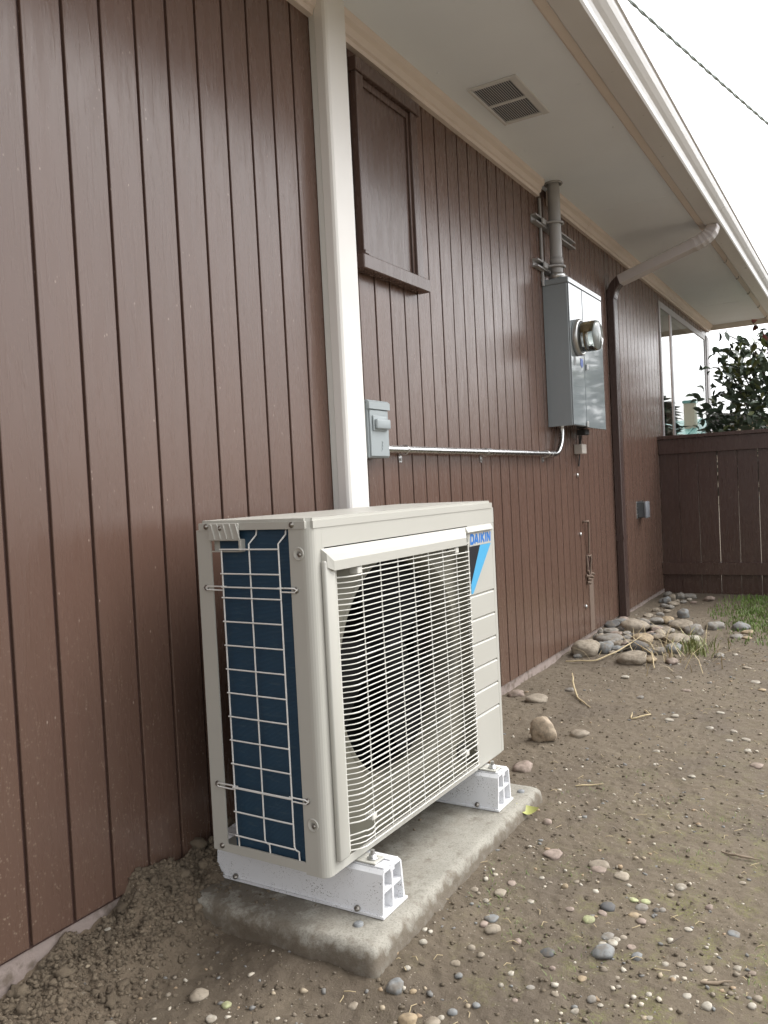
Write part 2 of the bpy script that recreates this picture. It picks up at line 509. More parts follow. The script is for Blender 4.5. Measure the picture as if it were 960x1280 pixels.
# one mesh per kind of board; each board a part of its own
def board_mesh(z1, top, wd=P4-0.0085):
    b = MB(); h = wd/2
    b.box(-h, h, 0, 0.0095, z1, top, 0.0012)
    return b.mesh('siding_board', m_siding)
bm_full = board_mesh(0, 2.36)
bm_low = board_mesh(0, 0.79)
bm_top = board_mesh(2.272, 2.362)
i0, i1 = -9, int((XE-g0)/P4)+1
for i in range(i0, i1):
    x = g0 + (i+0.5)*P4
    if x + P4/2 > XE: break
    sh = 0.0
    zb = siding_bottom(x)
    jit = random.uniform(-0.0006, 0.0006)
    if x > 6.75-0.03 and x < XE-0.02:
        link('siding_board', bm_low, house, (x, jit, zb-0.09))
        link('siding_board', bm_top, house, (x, jit, zb-0.09))
    else:
        link('siding_board', bm_full, house, (x, jit, zb-0.09))

# frieze moulding under the soffit, with its butt joint and gap for the mast
ZS = 2.54
prof = [(0.0, 2.463), (-0.020, 2.463), (-0.022, 2.478), (-0.030, 2.482), (-0.036, 2.505), (-0.050, 2.515), (-0.052, 2.5385), (0.0, 2.5385)]
fm = MB()
fm.prism(prof, 'x', -1.5, 4.02)
part('frieze_moulding', fm, m_cream, house)
fm = MB(); fm.prism(prof, 'x', 4.18, 4.80); part('frieze_moulding', fm, m_cream, house)
fm = MB(); fm.prism([(y*1.02, z) for y, z in prof], 'x', 4.803, XE); part('frieze_moulding', fm, m_cream, house)
# soffit sheets with visible butt joints
for a, b in ((-1.5, 1.30), (1.303, 4.680), (4.683, 8.0), (8.003, XE+0.03)):
    s_ = MB(); s_.box(a, b, -0.562, 0.10, ZS, ZS+0.012, 0.0015)
    part('soffit_sheet', s_, m_soffit, house)
cl = MB(); cl.box(-1.5, XE, 0.10, 4.1, ZS+0.001, ZS+0.013); part('ceiling', cl, m_room, house)
fs = MB(); fs.box(-1.5, XE+0.03, -0.5985, -0.5635, 2.515, 2.68, 0.002); part('fascia', fs, m_fascia, house)
tr = MB(); tr.prism([(-0.5625, 2.5385), (-0.548, 2.5385), (-0.551, 2.531), (-0.5625, 2.527)], 'x', -1.5, XE+0.03); part('soffit_bead', tr, m_fascia, house)
rk = MB(); rk.box(XE+0.031, XE+0.068, -0.60, 4.1, 2.49, 2.68, 0.002); part('rake_board', rk, m_fascia, house)
gt = MB()
gp = [(-0.601, 2.632), (-0.601, 2.508), (-0.606, 2.503), (-0.688, 2.503), (-0.694, 2.510), (-0.694, 2.532), (-0.699, 2.545), (-0.712, 2.556), (-0.727, 2.573), (-0.734, 2.590), (-0.735, 2.603), (-0.742, 2.606), (-0.743, 2.626), (-0.736, 2.630), (-0.728, 2.626), (-0.728, 2.606), (-0.690, 2.545), (-0.686, 2.512), (-0.609, 2.512), (-0.609, 2.632)]
gt.prism(gp, 'x', -1.5, XE+0.05)
part('gutter', gt, m_gutter, house)
rf = MB(); rf.prism([(-0.66, 2.645), (-0.66, 2.685), (2.0, 3.30), (4.4, 2.75), (4.4, 2.69), (2.0, 3.22)], 'x', -1.6, XE+0.12)  # unseen roof slab, added to block the sky above the eave
part('roof', rf, m_roof, house)
for xn, yn in ((3.15, -0.50), (3.62, -0.505), (2.75, -0.10), (3.62, -0.10), (4.69, -0.2), (4.69, -0.35), (4.69, -0.49), (5.6, -0.50), (6.4, -0.5)):
    q = MB(); q.lathe([(0.001, 0.0028), (0.005, 0.0022), (0.0065, 0.0)], (xn, yn, ZS), (0, 0, -1), 10); part('soffit_nail', q, m_soffit, house)
# small clips hanging along the fascia past the downspout
cm = MB(); cm.tube([(0, 0, 0), (0, 0.004, -0.012), (0, 0.014, -0.020), (0, 0.020, -0.012)], 0.0035, 6)
cme = cm.mesh('gutter_clip', m_screw)
for x in (5.55, 6.25, 6.85, 7.5, 8.2, 8.8):
    link('gutter_clip', cme, house, (x, -0.585, 2.513-0.09))

# corner window at the far end of the wall
win = MB()
win.box(6.752, 6.785, -0.009, 0.06, 0.931, 2.409, 0.003); win.box(7.165, 7.22, -0.008, 0.06, 0.965, 2.355, 0.003)
win.box(6.786, 8.80, -0.010, 0.06, 2.356, 2.408, 0.003); win.box(6.786, 8.80, -0.019, 0.06, 0.931, 0.964, 0.003)
win.box(8.80, 8.86, -0.009, 0.06, 0.931, 2.409, 0.003)
wo_ = part('window_frame', win, m_grey, house)
c2 = MB(); c2.box(7.135, 7.164, -0.006, 0.05, 0.966, 2.354, 0.002); c2.box(6.786, 6.80, -0.007, 0.05, 0.966, 2.354, 0.002)
part('mullion_bead', c2, m_tan, wo_)
for a, b in ((6.8005, 7.1345), (7.2205, 8.7995)):
    gl = MB(); gl.box(a, b, -0.003, 0.003, 0.966, 2.354)
    part('pane', gl, m_glass, wo_)
cp = MB(); cp.box(8.862, 8.955, -0.018, 0.10, 0.13, 2.409, 0.003); cp.box(8.957, XE+0.002, -0.012, 0.10, 0.13, 2.409, 0.003)
part('corner_post', cp, m_grey, house)

# painted-over window opening beside the line cover
bw = MB(); bw.box(2.335, 2.655, -0.010, -0.001, 1.79, 2.388); panel = part('blanked_window', bw, m_trimbrown, house)
for xa in (2.288, 2.6555):
    q = MB(); q.box(xa, xa+0.0465, -0.028, -0.001, 1.79, 2.386, 0.002); part('casing', q, m_trimbrown, panel)
for a4 in ((2.336, 2.350, 1.795, 2.384), (2.641, 2.6545, 1.795, 2.384), (2.3505, 2.6405, 2.36, 2.384)):
    q = MB(); q.box(a4[0], a4[1], -0.018, -0.0105, a4[2], a4[3], 0.001); part('stop_bead', q, m_trimbrown, panel)
q = MB(); q.box(2.282, 2.716, -0.034, -0.001, 2.387, 2.432, 0.002); part('head_casing', q, m_trimbrown, panel)
q = MB(); q.box(2.25, 2.705, -0.050, -0.001, 1.742, 1.789, 0.003); q.box(2.26, 2.285, -0.050, -0.001, 1.789, 1.802, 0.002)
part('sill', q, m_trimbrown, panel)

# damaged spot low on the siding with bare wood, stub and nails
q = MB(); q.box(4.640, 4.722, -0.0016, 0.0, 0.145, 0.47); part('bare_strip', q, m_raw, house)
q = MB()
rim = []
for k in range(14):
    t = 2*math.pi*k/14; rr = 0.8 + random.uniform(-0.25, 0.25)
    rim.append((4.63+0.045*rr*math.cos(t), -0.004-random.uniform(0, 0.008), 0.53+0.075*rr*math.sin(t)))
q.tube(rim + rim[:1], 0.006, 5)
tp = part('torn_hole', q, m_raw, house)
q = MB(); q.prism([(4.63+0.035*math.cos(2*math.pi*k/12), 0.53+0.065*math.sin(2*math.pi*k/12)) for k in range(12)], 'y', -0.003, -0.0005)
part('cavity', q, m_groove, tp)
q = MB()
for (x, z) in ((4.585, 0.475), (4.61, 0.455), (4.65, 0.465), (4.67, 0.48), (4.60, 0.435), (4.63, 0.47)):
    q.tube([(x-0.008, -0.004, z), (x+0.008, -0.022, z-0.006)], [0.011, 0.007], 6)
part('putty_lumps', q, m_raw, tp)
q = MB(); q.tube([(4.56, -0.002, 0.786), (4.56, -0.02, 0.786), (4.60, -0.022, 0.786), (4.61, -0.02, 0.77), (4.612, -0.018, 0.69), (4.62, -0.012, 0.60)], 0.006, 6)
part('cable_stub', q, m_raw, house)
for x, z in ((4.497, 1.051), (4.509, 0.718), (4.555, 0.303)):
    q = MB(); q.lathe([(0.001, -0.002), (0.012, 0.0), (0.010, 0.007), (0.001, 0.009)], (x, -0.001, z), (0, -1, 0), 10)
    part('screw_head', q, m_steel, house)

# ------------------------------------------------------------------ soffit vent
vt = thing('soffit_vent', 'grey louvred vent set in the white soffit under the eave', 'vent', (3.11, -0.235, ZS))
vx0, vx1, vy0, vy1 = 2.925, 3.30, -0.332, -0.133
q = MB(); q.box(vx0+0.005, vx1-0.005, vy0+0.005, vy1-0.005, ZS-0.0015, ZS-0.0005); part('dark_backing', q, m_gap, vt)
q = MB(); fw_ = 0.022
q.box(vx0, vx1, vy0, vy0+fw_+0.008, ZS-0.009, ZS-0.0004, 0.002); q.box(vx0, vx1, vy1-fw_*0.6, vy1, ZS-0.009, ZS-0.0004, 0.002)
q.box(vx0, vx0+fw_, vy0+fw_+0.009, vy1-fw_*0.6-0.001, ZS-0.008, ZS-0.0004, 0.002); q.box(vx1-fw_, vx1, vy0+fw_+0.009, vy1-fw_*0.6-0.001, ZS-0.008, ZS-0.0004, 0.002)
xm = (vx0+vx1)/2; q.box(xm-0.008, xm+0.008, vy0+fw_+0.009, vy1-fw_*0.6-0.001, ZS-0.0075, ZS-0.0004, 0.002)
part('frame', q, m_vent, vt)
ns = 17
sm_ = MB(); sm_.add([(-0.078, -0.0022, -0.004), (0.078, -0.0022, -0.004), (0.078, 0.0010, -0.0017), (-0.078, 0.0010, -0.0017), (-0.078, -0.0016, -0.0048), (0.078, -0.0016, -0.0048), (0.078, 0.0018, -0.0020), (-0.078, 0.0018, -0.0020)],
    [(0,1,2,3), (4,5,6,7), (0,1,5,4), (2,3,7,6), (0,3,7,4), (1,2,6,5)])
sme = sm_.mesh('slat', m_vent)
for half in (0, 1):
    cx = (vx0+fw_+xm-0.008)/2 if half == 0 else (xm+0.008+vx1-fw_)/2
    for k in range(ns):
        y = vy0+fw_+0.013 + (vy1-fw_*0.6-0.004-(vy0+fw_+0.013))*k/(ns-1)
        link('slat', sme, vt, (cx-3.11, y+0.235, 0))

# ------------------------------------------------------------------ line cover (refrigerant duct)
lc = thing('line_cover', 'tall cream vinyl line cover running up the siding behind the white unit', 'pipe cover', (2.132, 0, 0.45))
q = MB(); q.box(2.074, 2.190, -0.024, -0.001, 0.45, ZS-0.0015, 0.002); part('back_tray', q, m_ductb, lc)
q = MB(); q.prism([(2.0725, -0.0245), (2.0725, -0.052), (2.076, -0.060), (2.083, -0.0645), (2.181, -0.0645), (2.188, -0.060), (2.1915, -0.052), (2.1915, -0.0245)], 'z', 0.45, ZS-0.001)
part('front_cover', q, m_duct, lc)

# ------------------------------------------------------------------ disconnect switch, conduit
ds = thing('disconnect_switch', 'small grey disconnect box on the siding right of the cream line cover', 'switch box', (2.268, 0, 1.13))
q = MB(); q.box(2.206, 2.328, -0.060, -0.001, 1.133, 1.310, 0.003); part('enclosure', q, m_boxg, ds)
q = MB(); q.prism([(-0.058, 1.288), (-0.069, 1.288), (-0.069, 1.309), (-0.060, 1.317), (-0.001, 1.317), (-0.001, 1.311), (-0.058, 1.311)], 'x', 2.203, 2.331); part('hinged_lid_cap', q, m_boxg, ds)
q = MB(); q.box(2.210, 2.324, -0.065, -0.0605, 1.137, 1.286, 0.002); part('cover', q, m_boxg, ds)
q = MB(); q.box(2.222, 2.306, -0.071, -0.0655, 1.218, 1.268, 0.003, 2); q.box(2.228, 2.312, -0.082, -0.0705, 1.224, 1.256, 0.005, 3); part('handle', q, m_boxg, ds)
q = MB()
for k in range(3): q.tube([(2.272+0.002*k, -0.0655, 1.155+0.011*k), (2.278+0.002*k, -0.0665, 1.160+0.011*k), (2.276, -0.0655, 1.164+0.011*k)], 0.0012, 5)
part('embossed_mark', q, m_boxg, ds)

cd = thing('metal_conduit', 'shiny metal conduit running level from small grey box to meter panel', 'conduit', (3.3, 0, 1.16))
q = MB()
path = [(2.33, -0.030, 1.164), (4.05, -0.030, 1.164)]
for k in range(1, 9):
    t = k/8*math.pi/2; path.append((4.05+0.13*math.sin(t), -0.030, 1.164+0.13*(1-math.cos(t))))
path.append((4.18, -0.030, 1.302))
q.tube(path, 0.0132, 12); part('tube', q, m_emt, cd)
for x in (2.345, 3.21, 4.02):
    q = MB(); q.tube([(x-0.022, -0.030, 1.164), (x+0.022, -0.030, 1.164)], 0.0160, 12); part('coupling', q, m_emt, cd)
for x in (2.50, 3.19, 3.95):
    q = MB(); q.tube([(x, -0.003, 1.178), (x, -0.03, 1.1785), (x, -0.045, 1.164), (x, -0.03, 1.1495), (x, -0.003, 1.147)], 0.004, 6); q.box(x-0.010, x+0.010, -0.004, -0.001, 1.122, 1.150)
    st = part('strap', q, m_emt, cd)
    q = MB(); q.lathe([(0.001, 0), (0.005, 0.001), (0.004, 0.004), (0.001, 0.005)], (x, -0.004, 1.132), (0, -1, 0), 8); part('screw', q, m_steel, st)

# ------------------------------------------------------------------ meter panel
X0, X1, YF, Z0, Z1 = 4.058, 4.632, -0.133, 1.303, 2.020
mp = thing('meter_box', 'large grey electric meter box on the wall below the mast', 'meter box', ((X0+X1)/2, 0, Z0))
q = MB(); q.box(X0, X1, YF+0.004, -0.001, Z0, Z1, 0.002); part('enclosure', q, m_panel, mp)
q = MB(); q.box(X0-0.004, X1+0.004, YF-0.006, -0.001, Z1+0.0005, Z1+0.030, 0.004); part('rain_cap', q, m_panel, mp)
q = MB(); q.box(X0+0.002, 4.272, YF-0.004, YF+0.003, Z0+0.003, Z1-0.002, 0.0015); part('meter_cover', q, m_panel, mp)
q = MB(); q.box(4.279, X1-0.002, YF-0.005, YF+0.003, Z0-0.004, Z1-0.002, 0.0015); dr = part('breaker_door', q, m_panel, mp)
q = MB(); q.box(4.285, 4.300, YF-0.018, YF-0.0055, 1.600, 1.632, 0.003); part('latch', q, m_steel, dr)
q = MB(); q.box(4.262, 4.283, YF-0.014, YF-0.0055, 1.300, 1.330, 0.002); part('hasp', q, m_steel, dr)
q = MB(); q.box(4.098, 4.130, YF-0.0052, YF-0.0045, 1.610, 1.650); part('sticker', q, m_lgrey, mp)
q = MB(); q.prism([(4.205, 1.62), (4.226, 1.608), (4.247, 1.62), (4.247, 1.655), (4.205, 1.655)], 'y', YF-0.0056, YF-0.0045); part('sticker', q, m_blue, mp, label='blue shield sticker')
mt = thing('electric_meter', 'round glass electric meter sticking out of the grey panel', 'meter', (4.165, YF-0.004, 1.755))
mc = (4.165, YF-0.0045, 1.755); ax = (0, -1, 0)
q = MB(); q.lathe([(0.070, 0.0), (0.092, 0.0), (0.094, 0.004), (0.094, 0.022), (0.090, 0.028), (0.080, 0.028), (0.078, 0.022)], mc, ax, 40); part('ring', q, m_steel, mt)
q = MB(); q.lathe([(0.076, 0.020), (0.076, 0.100), (0.072, 0.112), (0.060, 0.119), (0.001, 0.122)], mc, ax, 40)
q.lathe([(0.0735, 0.020), (0.0735, 0.100), (0.070, 0.1095), (0.059, 0.1165), (0.001, 0.1195)], mc, ax, 40)
part('glass_dome', q, m_glass, mt)
q = MB(); q.lathe([(0.001, 0.019), (0.070, 0.019), (0.070, 0.030), (0.001, 0.030)], mc, ax, 30); part('base_plate', q, m_lgrey, mt)
q = MB(); q.box(4.130, 4.200, YF-0.085, YF-0.036, 1.765, 1.80, 0.004); q.lathe([(0.001, 0.050), (0.055, 0.050), (0.055, 0.053), (0.001, 0.053)], (4.165, YF-0.004, 1.745), ax, 30); part('register', q, m_brass, mt)
q = MB(); q.box(4.122, 4.208, YF-0.068, YF-0.060, 1.70, 1.75, 0.003); q.lathe([(0.001, 0.098), (0.060, 0.098), (0.060, 0.101), (0.001, 0.101)], (4.165, YF-0.004, 1.755), (0, -1, 0), 30); part('dial_plate_sky_glint', q, m_white, mt)  # white end disc stands in for the sky's reflection on the dome
q = MB(); q.box(4.152, 4.180, YF-0.09, YF-0.035, 1.70, 1.722, 0.002); part('magnet', q, m_fan, mt)

# service mast with strut brackets
ms = thing('service_mast', 'grey brown service mast pipe rising from meter panel through the soffit', 'mast', (4.10, -0.068, 2.05))
q = MB(); q.tube([(4.10, -0.068, Z1+0.031), (4.10, -0.068, ZS-0.0005)], 0.031, 20); part('pipe', q, m_mast, ms)
q = MB(); q.lathe([(0.036, 0), (0.042, 0.0), (0.042, 0.03), (0.036, 0.032)], (4.10, -0.068, Z1+0.031), (0, 0, 1), 20); part('hub', q, m_steel, ms)
q = MB(); q.tube([(4.10+0.042*math.cos(t), -0.068+0.042*math.sin(t), ZS-0.004) for t in [k*math.pi/8 for k in range(17)]], 0.006, 6); part('collar', q, m_mast, ms)
q = MB(); q.lathe([(0.0312, 0), (0.0345, 0.0), (0.0345, 0.035), (0.0312, 0.035)], (4.10, -0.068, 2.125), (0, 0, 1), 20); part('sleeve', q, m_mast, ms)
for zz in (2.335, 2.115):
    q = MB(); q.prism([(-0.001, zz-0.02), (-0.030, zz-0.02), (-0.030, zz-0.012), (-0.004, zz-0.012), (-0.004, zz+0.012), (-0.030, zz+0.012), (-0.030, zz+0.02), (-0.001, zz+0.02)], 'x', 3.93, 4.56)
    s2 = part('strut_channel', q, m_mast, ms)
    q = MB(); q.tube([(4.048, -0.026, zz), (4.056, -0.075, zz), (4.080, -0.104, zz), (4.10, -0.109, zz), (4.122, -0.104, zz), (4.144, -0.075, zz), (4.152, -0.026, zz)], 0.006, 6)
    q.box(4.00, 4.052, -0.040, -0.030, zz-0.014, zz+0.014, 0.002)
    part('pipe_clamp', q, m_mast, s2)
    for x in (4.36, 4.50):
        q = MB(); q.lathe([(0.001, 0.010), (0.006, 0.008), (0.007, 0.0)], (x, -0.005, zz), (0, -1, 0), 8); part('bolt', q, m_steel, s2)
gc = MB(); gc.tube([(4.05, -0.009, 2.02), (4.05, -0.009, 2.462)], 0.008, 8)
solo('thin_conduit', gc, m_mast, 'thin painted conduit on the wall just left of the service mast', 'conduit', (4.045, 0, 2.05))

# small ground box and leads under the panel
sb = thing('grounding_box', 'tiny beige box on the siding below the grey meter panel', 'junction box', (4.50, 0, 1.165))
q = MB(); q.box(4.462, 4.545, -0.048, -0.001, 1.168, 1.222, 0.003); part('housing', q, simple('beige_plastic', (0.42, 0.38, 0.34), 0.5), sb)
q = MB(); q.tube([(4.49, -0.03, 1.222), (4.49, -0.035, 1.26), (4.44, -0.06, 1.302)], 0.0045, 6); q.tube([(4.51, -0.02, 1.222), (4.51, -0.02, 1.29)], 0.004, 6); q.tube([(4.50, -0.02, 1.168), (4.502, -0.012, 1.10)], 0.004, 6)
part('lead', q, m_wirebk, sb)
q = MB(); q.box(4.40, 4.47, -0.09, -0.04, 1.268, 1.3005, 0.004); part('bushing', q, m_wirebk, sb)

# ------------------------------------------------------------------ downspout
dn = thing('downspout', 'brown metal downspout running down the siding into the river stones', 'downspout', (5.28, -0.025, 0.11))
def rect_tube(mb, path, hw, hd, ribs=0):
    """rectangular pipe in the plane x = const: path of (y, z); hw half width in x, hd half depth."""
    P = [Vector((0, y, z)) for y, z in path]; vs = []; n = 4
    for i, p in enumerate(P):
        d = (P[min(i+1, len(P)-1)] - P[max(i-1, 0)]).normalized(); nn = Vector((0, -d.z, d.y))
        k = hd*(1.06 if (ribs and i % 2) else 1.0); kw = hw*(1.04 if (ribs and i % 2) else 1.0)
        c_ = 0.16
        for sx, sn in ((-1, -1+c_), (-1, 1-c_), (-1+c_, 1), (1-c_, 1), (1, 1-c_), (1, -1+c_), (1-c_, -1), (-1+c_, -1)):
            vs.append(Vector((5.29, 0, 0)) + p + Vector((sx*kw, 0, 0)) + nn*sn*k)
    n = 8
    fs = [(i*n+k, i*n+(k+1) % n, (i+1)*n+(k+1) % n, (i+1)*n+k) for i in range(len(P)-1) for k in range(n)]
    mb.add(vs, fs); mb.add(vs[:n], [tuple(range(n))]); mb.add(vs[-n:], [tuple(range(n))])
    return mb
yc = -0.026
q = rect_tube(MB(), [(yc, 0.09), (yc, 2.16)], 0.041, 0.024); part('lower_pipe', q, m_down, dn)
cpth = []
for k in range(10):
    t = k/9*R(72); cpth.append((yc-0.10+0.10*math.cos(t), 2.1605+0.12*math.sin(t)))
q = rect_tube(MB(), cpth, 0.043, 0.029, 0); part('lower_elbow', q, m_down, dn)
e = cpth[-1]
q = rect_tube(MB(), [(e[0]+0.012, e[1]-0.004), (-0.53, 2.408)], 0.045, 0.031); part('offset_pipe', q, m_downl, dn)
pth = []
for k in range(13):
    t = k/12; a = Vector((-0.525, 2.4065)); b = Vector((-0.64, 2.437)); c_ = Vector((-0.645, 2.5025)); p_ = a*(1-t)**2 + b*2*t*(1-t) + c_*t*t; pth.append((p_.x, p_.y))
q = rect_tube(MB(), pth, 0.046, 0.0315, 1); part('upper_elbow', q, m_downl, dn)
q = MB(); q.box(5.245, 5.253, -0.05, -0.001, 0.62, 0.66); q.box(5.245, 5.34, -0.051, -0.0485, 0.633, 0.645); part('strap', q, m_down, dn)

# outdoor receptacle
ob = thing('outlet_box', 'small dark outdoor outlet box on siding near the fence corner', 'outlet', (5.90, 0, 0.73))
q = MB(); q.box(5.84, 5.94, -0.045, -0.001, 0.735, 0.845, 0.004); part('housing', q, simple('dark_grey_plastic', (0.07, 0.075, 0.08), 0.35), ob)
q = MB(); q.box(5.836, 5.944, -0.062, -0.0455, 0.730, 0.848, 0.006, 2); part('cover', q, simple('clear_grey_plastic', (0.20, 0.21, 0.23), 0.2), ob)
q = MB(); q.box(5.80, 5.998, -0.004, -0.001, 0.728, 0.852, 0.001); part('mounting_plate', q, m_emt, ob)

# ------------------------------------------------------------------ fence
fe = thing('wooden_fence', 'dark brown board fence meeting the house wall at the far end', 'fence', (6.57, 0, 0.09))
fe.rotation_euler = (R(-0.0), 0, 0)
yy = -0.0015
for k in range(19):
    gap = (0.0012, 0.0025, 0.0055, 0.0030, 0.0040, 0.0012)[k % 6]
    wd = 0.1375 + random.uniform(-0.002, 0.002)
    q = MB(); q.box(6.578+random.uniform(-0.001, 0.001), 6.597, yy-wd, yy, 0.085+random.uniform(0, 0.012), 1.27, 0.0015)
    part('fence_board', q, m_fence, fe)
    yy -= wd+gap
q = MB(); q.box(6.555, 6.577, yy, -0.0012, 1.183, 1.296, 0.002); part('top_rail', q, m_fence, fe)
q = MB(); q.box(6.535, 6.612, yy, -0.0012, 1.297, 1.324, 0.002); part('cap_board', q, m_fence, fe)
q = MB(); q.box(6.545, 6.577, yy, -0.0012, 0.253, 0.346, 0.002); part('bottom_rail', q, m_fence, fe)
for y in (-1.25, -2.5):
    q = MB(); q.box(6.598, 6.69, y-0.045, y+0.045, 0.0, 1.296); part('post', q, m_fence, fe)

# ------------------------------------------------------------------ concrete pad and mounting blocks
def pad_mesh():
    bm = bmesh.new()
    NX, NY = 90, 48
    x0, x1, y0, y1 = 1.290, 2.236, -0.578, -0.072
    r_ = 0.022
    top = 0.150
    rings = []
    # rounded rectangle outline
    def outline(inset, z, nz):
        pts = []
        r = max(0.022 - inset*0.35, 0.006)
        cs = [(x1-inset-r, y1-inset-r, 0), (x0+inset+r, y1-inset-r, 90), (x0+inset+r, y0+inset+r, 180), (x1-inset-r, y0+inset+r, 270)]
        for ci, (cx, cy, a0) in enumerate(cs):
            for k in range(7):
                a = R(a0 + k*15)
                pts.append((cx+r*math.cos(a), cy+r*math.sin(a)))
            nxt = cs[(ci+1) % 4]; a1 = R(nxt[2])
            pa = pts[-1]; pb = (nxt[0]+r*math.cos(a1), nxt[1]+r*math.sin(a1))
            n = 40 if ci % 2 == 0 else 22
            for k in range(1, n): pts.append((pa[0]+(pb[0]-pa[0])*k/n, pa[1]+(pb[1]-pa[1])*k/n))
        out = []
        P = np.array(pts)
        n1 = fbm(P[:, 0]+3*z, P[:, 1], 24, 4, 77+nz, 0.6)*0.0075
        c = np.array([(x0+x1)/2, (y0+y1)/2])
        for i in range(len(P)):
            d = P[i]-c; d /= np.linalg.norm(d)
            P[i] = P[i] + d*n1[i]*(1.0 if z < top-0.005 else 0.6)
        return [bm.verts.new((p[0], p[1], z + (fbm(np.array([p[0]]), np.array([p[1]]), 30, 3, 5)[0]*0.004 if 0.12 < z < 0.148 else 0))) for p in P]
    for inset, z in ((0.0, -0.02), (0.0, 0.06), (-0.003, 0.095), (0.0, 0.112), (0.002, 0.126), (0.0055, 0.137), (0.0115, 0.1445), (0.019, 0.1480), (0.030, 0.1485)):
        rings.append(outline(inset, z, 0))
    for a, b in zip(rings, rings[1:]):
        n = len(a)
        for i in range(n): bm.faces.new((a[i], a[(i+1) % n], b[(i+1) % n], b[i]))
    top_ring = [v.co.copy() for v in rings[-1]]
    mb = MB(); mb.frombm(bm, True)
    cpt = Vector((1.76, -0.325, 0.1485)); n_ = len(top_ring)
    for (ra, rb) in ((1.0, 0.5), (0.5, 0.0)):
        A_ = [cpt+(p-cpt)*ra for p in top_ring]; B_ = [cpt+(p-cpt)*rb for p in top_ring]
        if rb > 0: mb.add(A_+B_, [(i, (i+1) % n_, n_+(i+1) % n_, n_+i) for i in range(n_)], True)
        else: mb.add(A_+[cpt], [(i, (i+1) % n_, n_) for i in range(n_)], True)
    return mb
solo('concrete_pad', pad_mesh(), m_conc, 'weathered concrete pad sunk in the soil under the white unit', 'pad', (1.76, -0.32, 0.09))
for i, (x, y, lb) in enumerate(((1.362, -0.497, 'round grey anchor head in the near front corner of the pad'), (2.165, -0.535, 'round grey anchor head at the far front corner of the pad'))):
    q = MB(); q.lathe([(0.0105, -0.004), (0.0105, 0.003), (0.008, 0.005), (0.001, 0.0055)], (x, y, 0.1490), (0.05, 0.1, 1), 14)
    solo('anchor_head', q, m_lgrey, lb, 'bolt', (x, y, 0.149))

def block(x0, label):
    """trapezoid plastic foot, long axis across the pad, open cells in its end."""
    t = thing('mounting_block', label, 'support block', (x0+0.051, -0.305, 0.1495), 0, 'support blocks under the white unit')
    zb, zt = 0.150, 0.2445
    ya, yb = -0.532, -0.079
    xa, xb = x0, x0+0.102
    ta, tb = x0+0.013, x0+0.089
    th = 0.006
    def wl(z): return xa+0.004+(ta-xa-0.004)*(z-zb)/(zt-zb)
    def wr(z): return xb-0.004-(xb-0.004-tb)*(z-zb)/(zt-zb)
    q = MB()
    q.prism([(xa, zb), (xb, zb), (xb, zb+0.005), (xa, zb+0.005)], 'y', ya-0.004, yb+0.004)
    part('base_flange', q, m_block, t)
    q = MB()
    yi = ya + 0.032     # depth of the open cells
    z5 = zb+0.0052
    q.prism([(wl(z5), z5), (wl(z5)+th, z5), (wl(zt-0.008)+th, zt-th), (wr(zt-0.008)-th, zt-th), (wr(z5)-th, z5), (wr(z5), z5), (wr(zt-0.008), zt-0.008), (wr(zt)-0.006, zt), (wl(zt)+0.006, zt), (wl(zt-0.008), zt-0.008)], 'y', ya, yb)
    part('shell', q, m_block, t)
    xm = (xa+xb)/2
    q = MB(); q.box(xm-0.003, xm+0.003, ya+0.001, yi, z5, zt-th-0.0005); part('rib', q, m_block, t)
    zm = (zb+zt)/2+0.002
    q = MB(); q.box(wl(zm)+th+0.0005, xm-0.0035, ya+0.0015, yi, zm-0.003, zm+0.003); q.box(xm+0.0035, wr(zm)-th-0.0005, ya+0.0015, yi, zm-0.003, zm+0.003); part('rib', q, m_block, t)
    q = MB(); q.prism([(wl(z5)+th+0.0006, z5), (wr(z5)-th-0.0006, z5), (wr(zt-th)-th-0.004, zt-th-0.0006), (wl(zt-th)+th+0.004, zt-th-0.0006)], 'y', yi+0.0005, yi+0.006); part('web', q, m_block, t)
    # slotted rail on top
    q = MB(); q.box(xm-0.030, xm-0.010, ya+0.002, yb-0.002, zt+0.0003, zt+0.0035, 0.001); q.box(xm+0.010, xm+0.030, ya+0.002, yb-0.002, zt+0.0003, zt+0.0035, 0.001); part('slot_rail', q, m_block, t)
    q = MB(); q.box(xm-0.009, xm+0.009, ya-0.0005, ya+0.010, zt-0.014, zt+0.0030, 0.001); part('slot_end', q, m_block, t)
    for y in (ya+0.06, yb-0.06):
        q = MB(); q.lathe([(0.001, 0.006), (0.006, 0.005), (0.007, 0)], (xa+0.0012, y, zb+0.009), (-0.6, 0, 1), 8); part('screw', q, m_screw, t)
    return t
block(1.397, 'near white speckled plastic support block under the unit on the pad')
block(2.003, 'far white speckled plastic support block under the unit on the pad')

# ------------------------------------------------------------------ outdoor unit
UA = -0.0227
ac = thing('heat_pump_unit', 'cream outdoor heat pump unit with white fan grille on two blocks', 'heat pump', (1.320, -0.151, 0.2615), UA)
UW, UD, UH = 0.871, 0.311, 0.717
HZ = 0.702                    # underside of the lid
# unit coordinates: x along the width, y = -depth, z up
def U(name, mb, m, parent=ac, label=None, kind=None): return part(name, mb, m, parent, local=True, label=label, kind=kind)
def bp(a0, a1, b0, b1, z0, z1, bev=0.0, seg=1, mb=None):
    mb = mb or MB(); return mb.box(a0, a1, -b0, -b1, z0, z1, bev, seg)

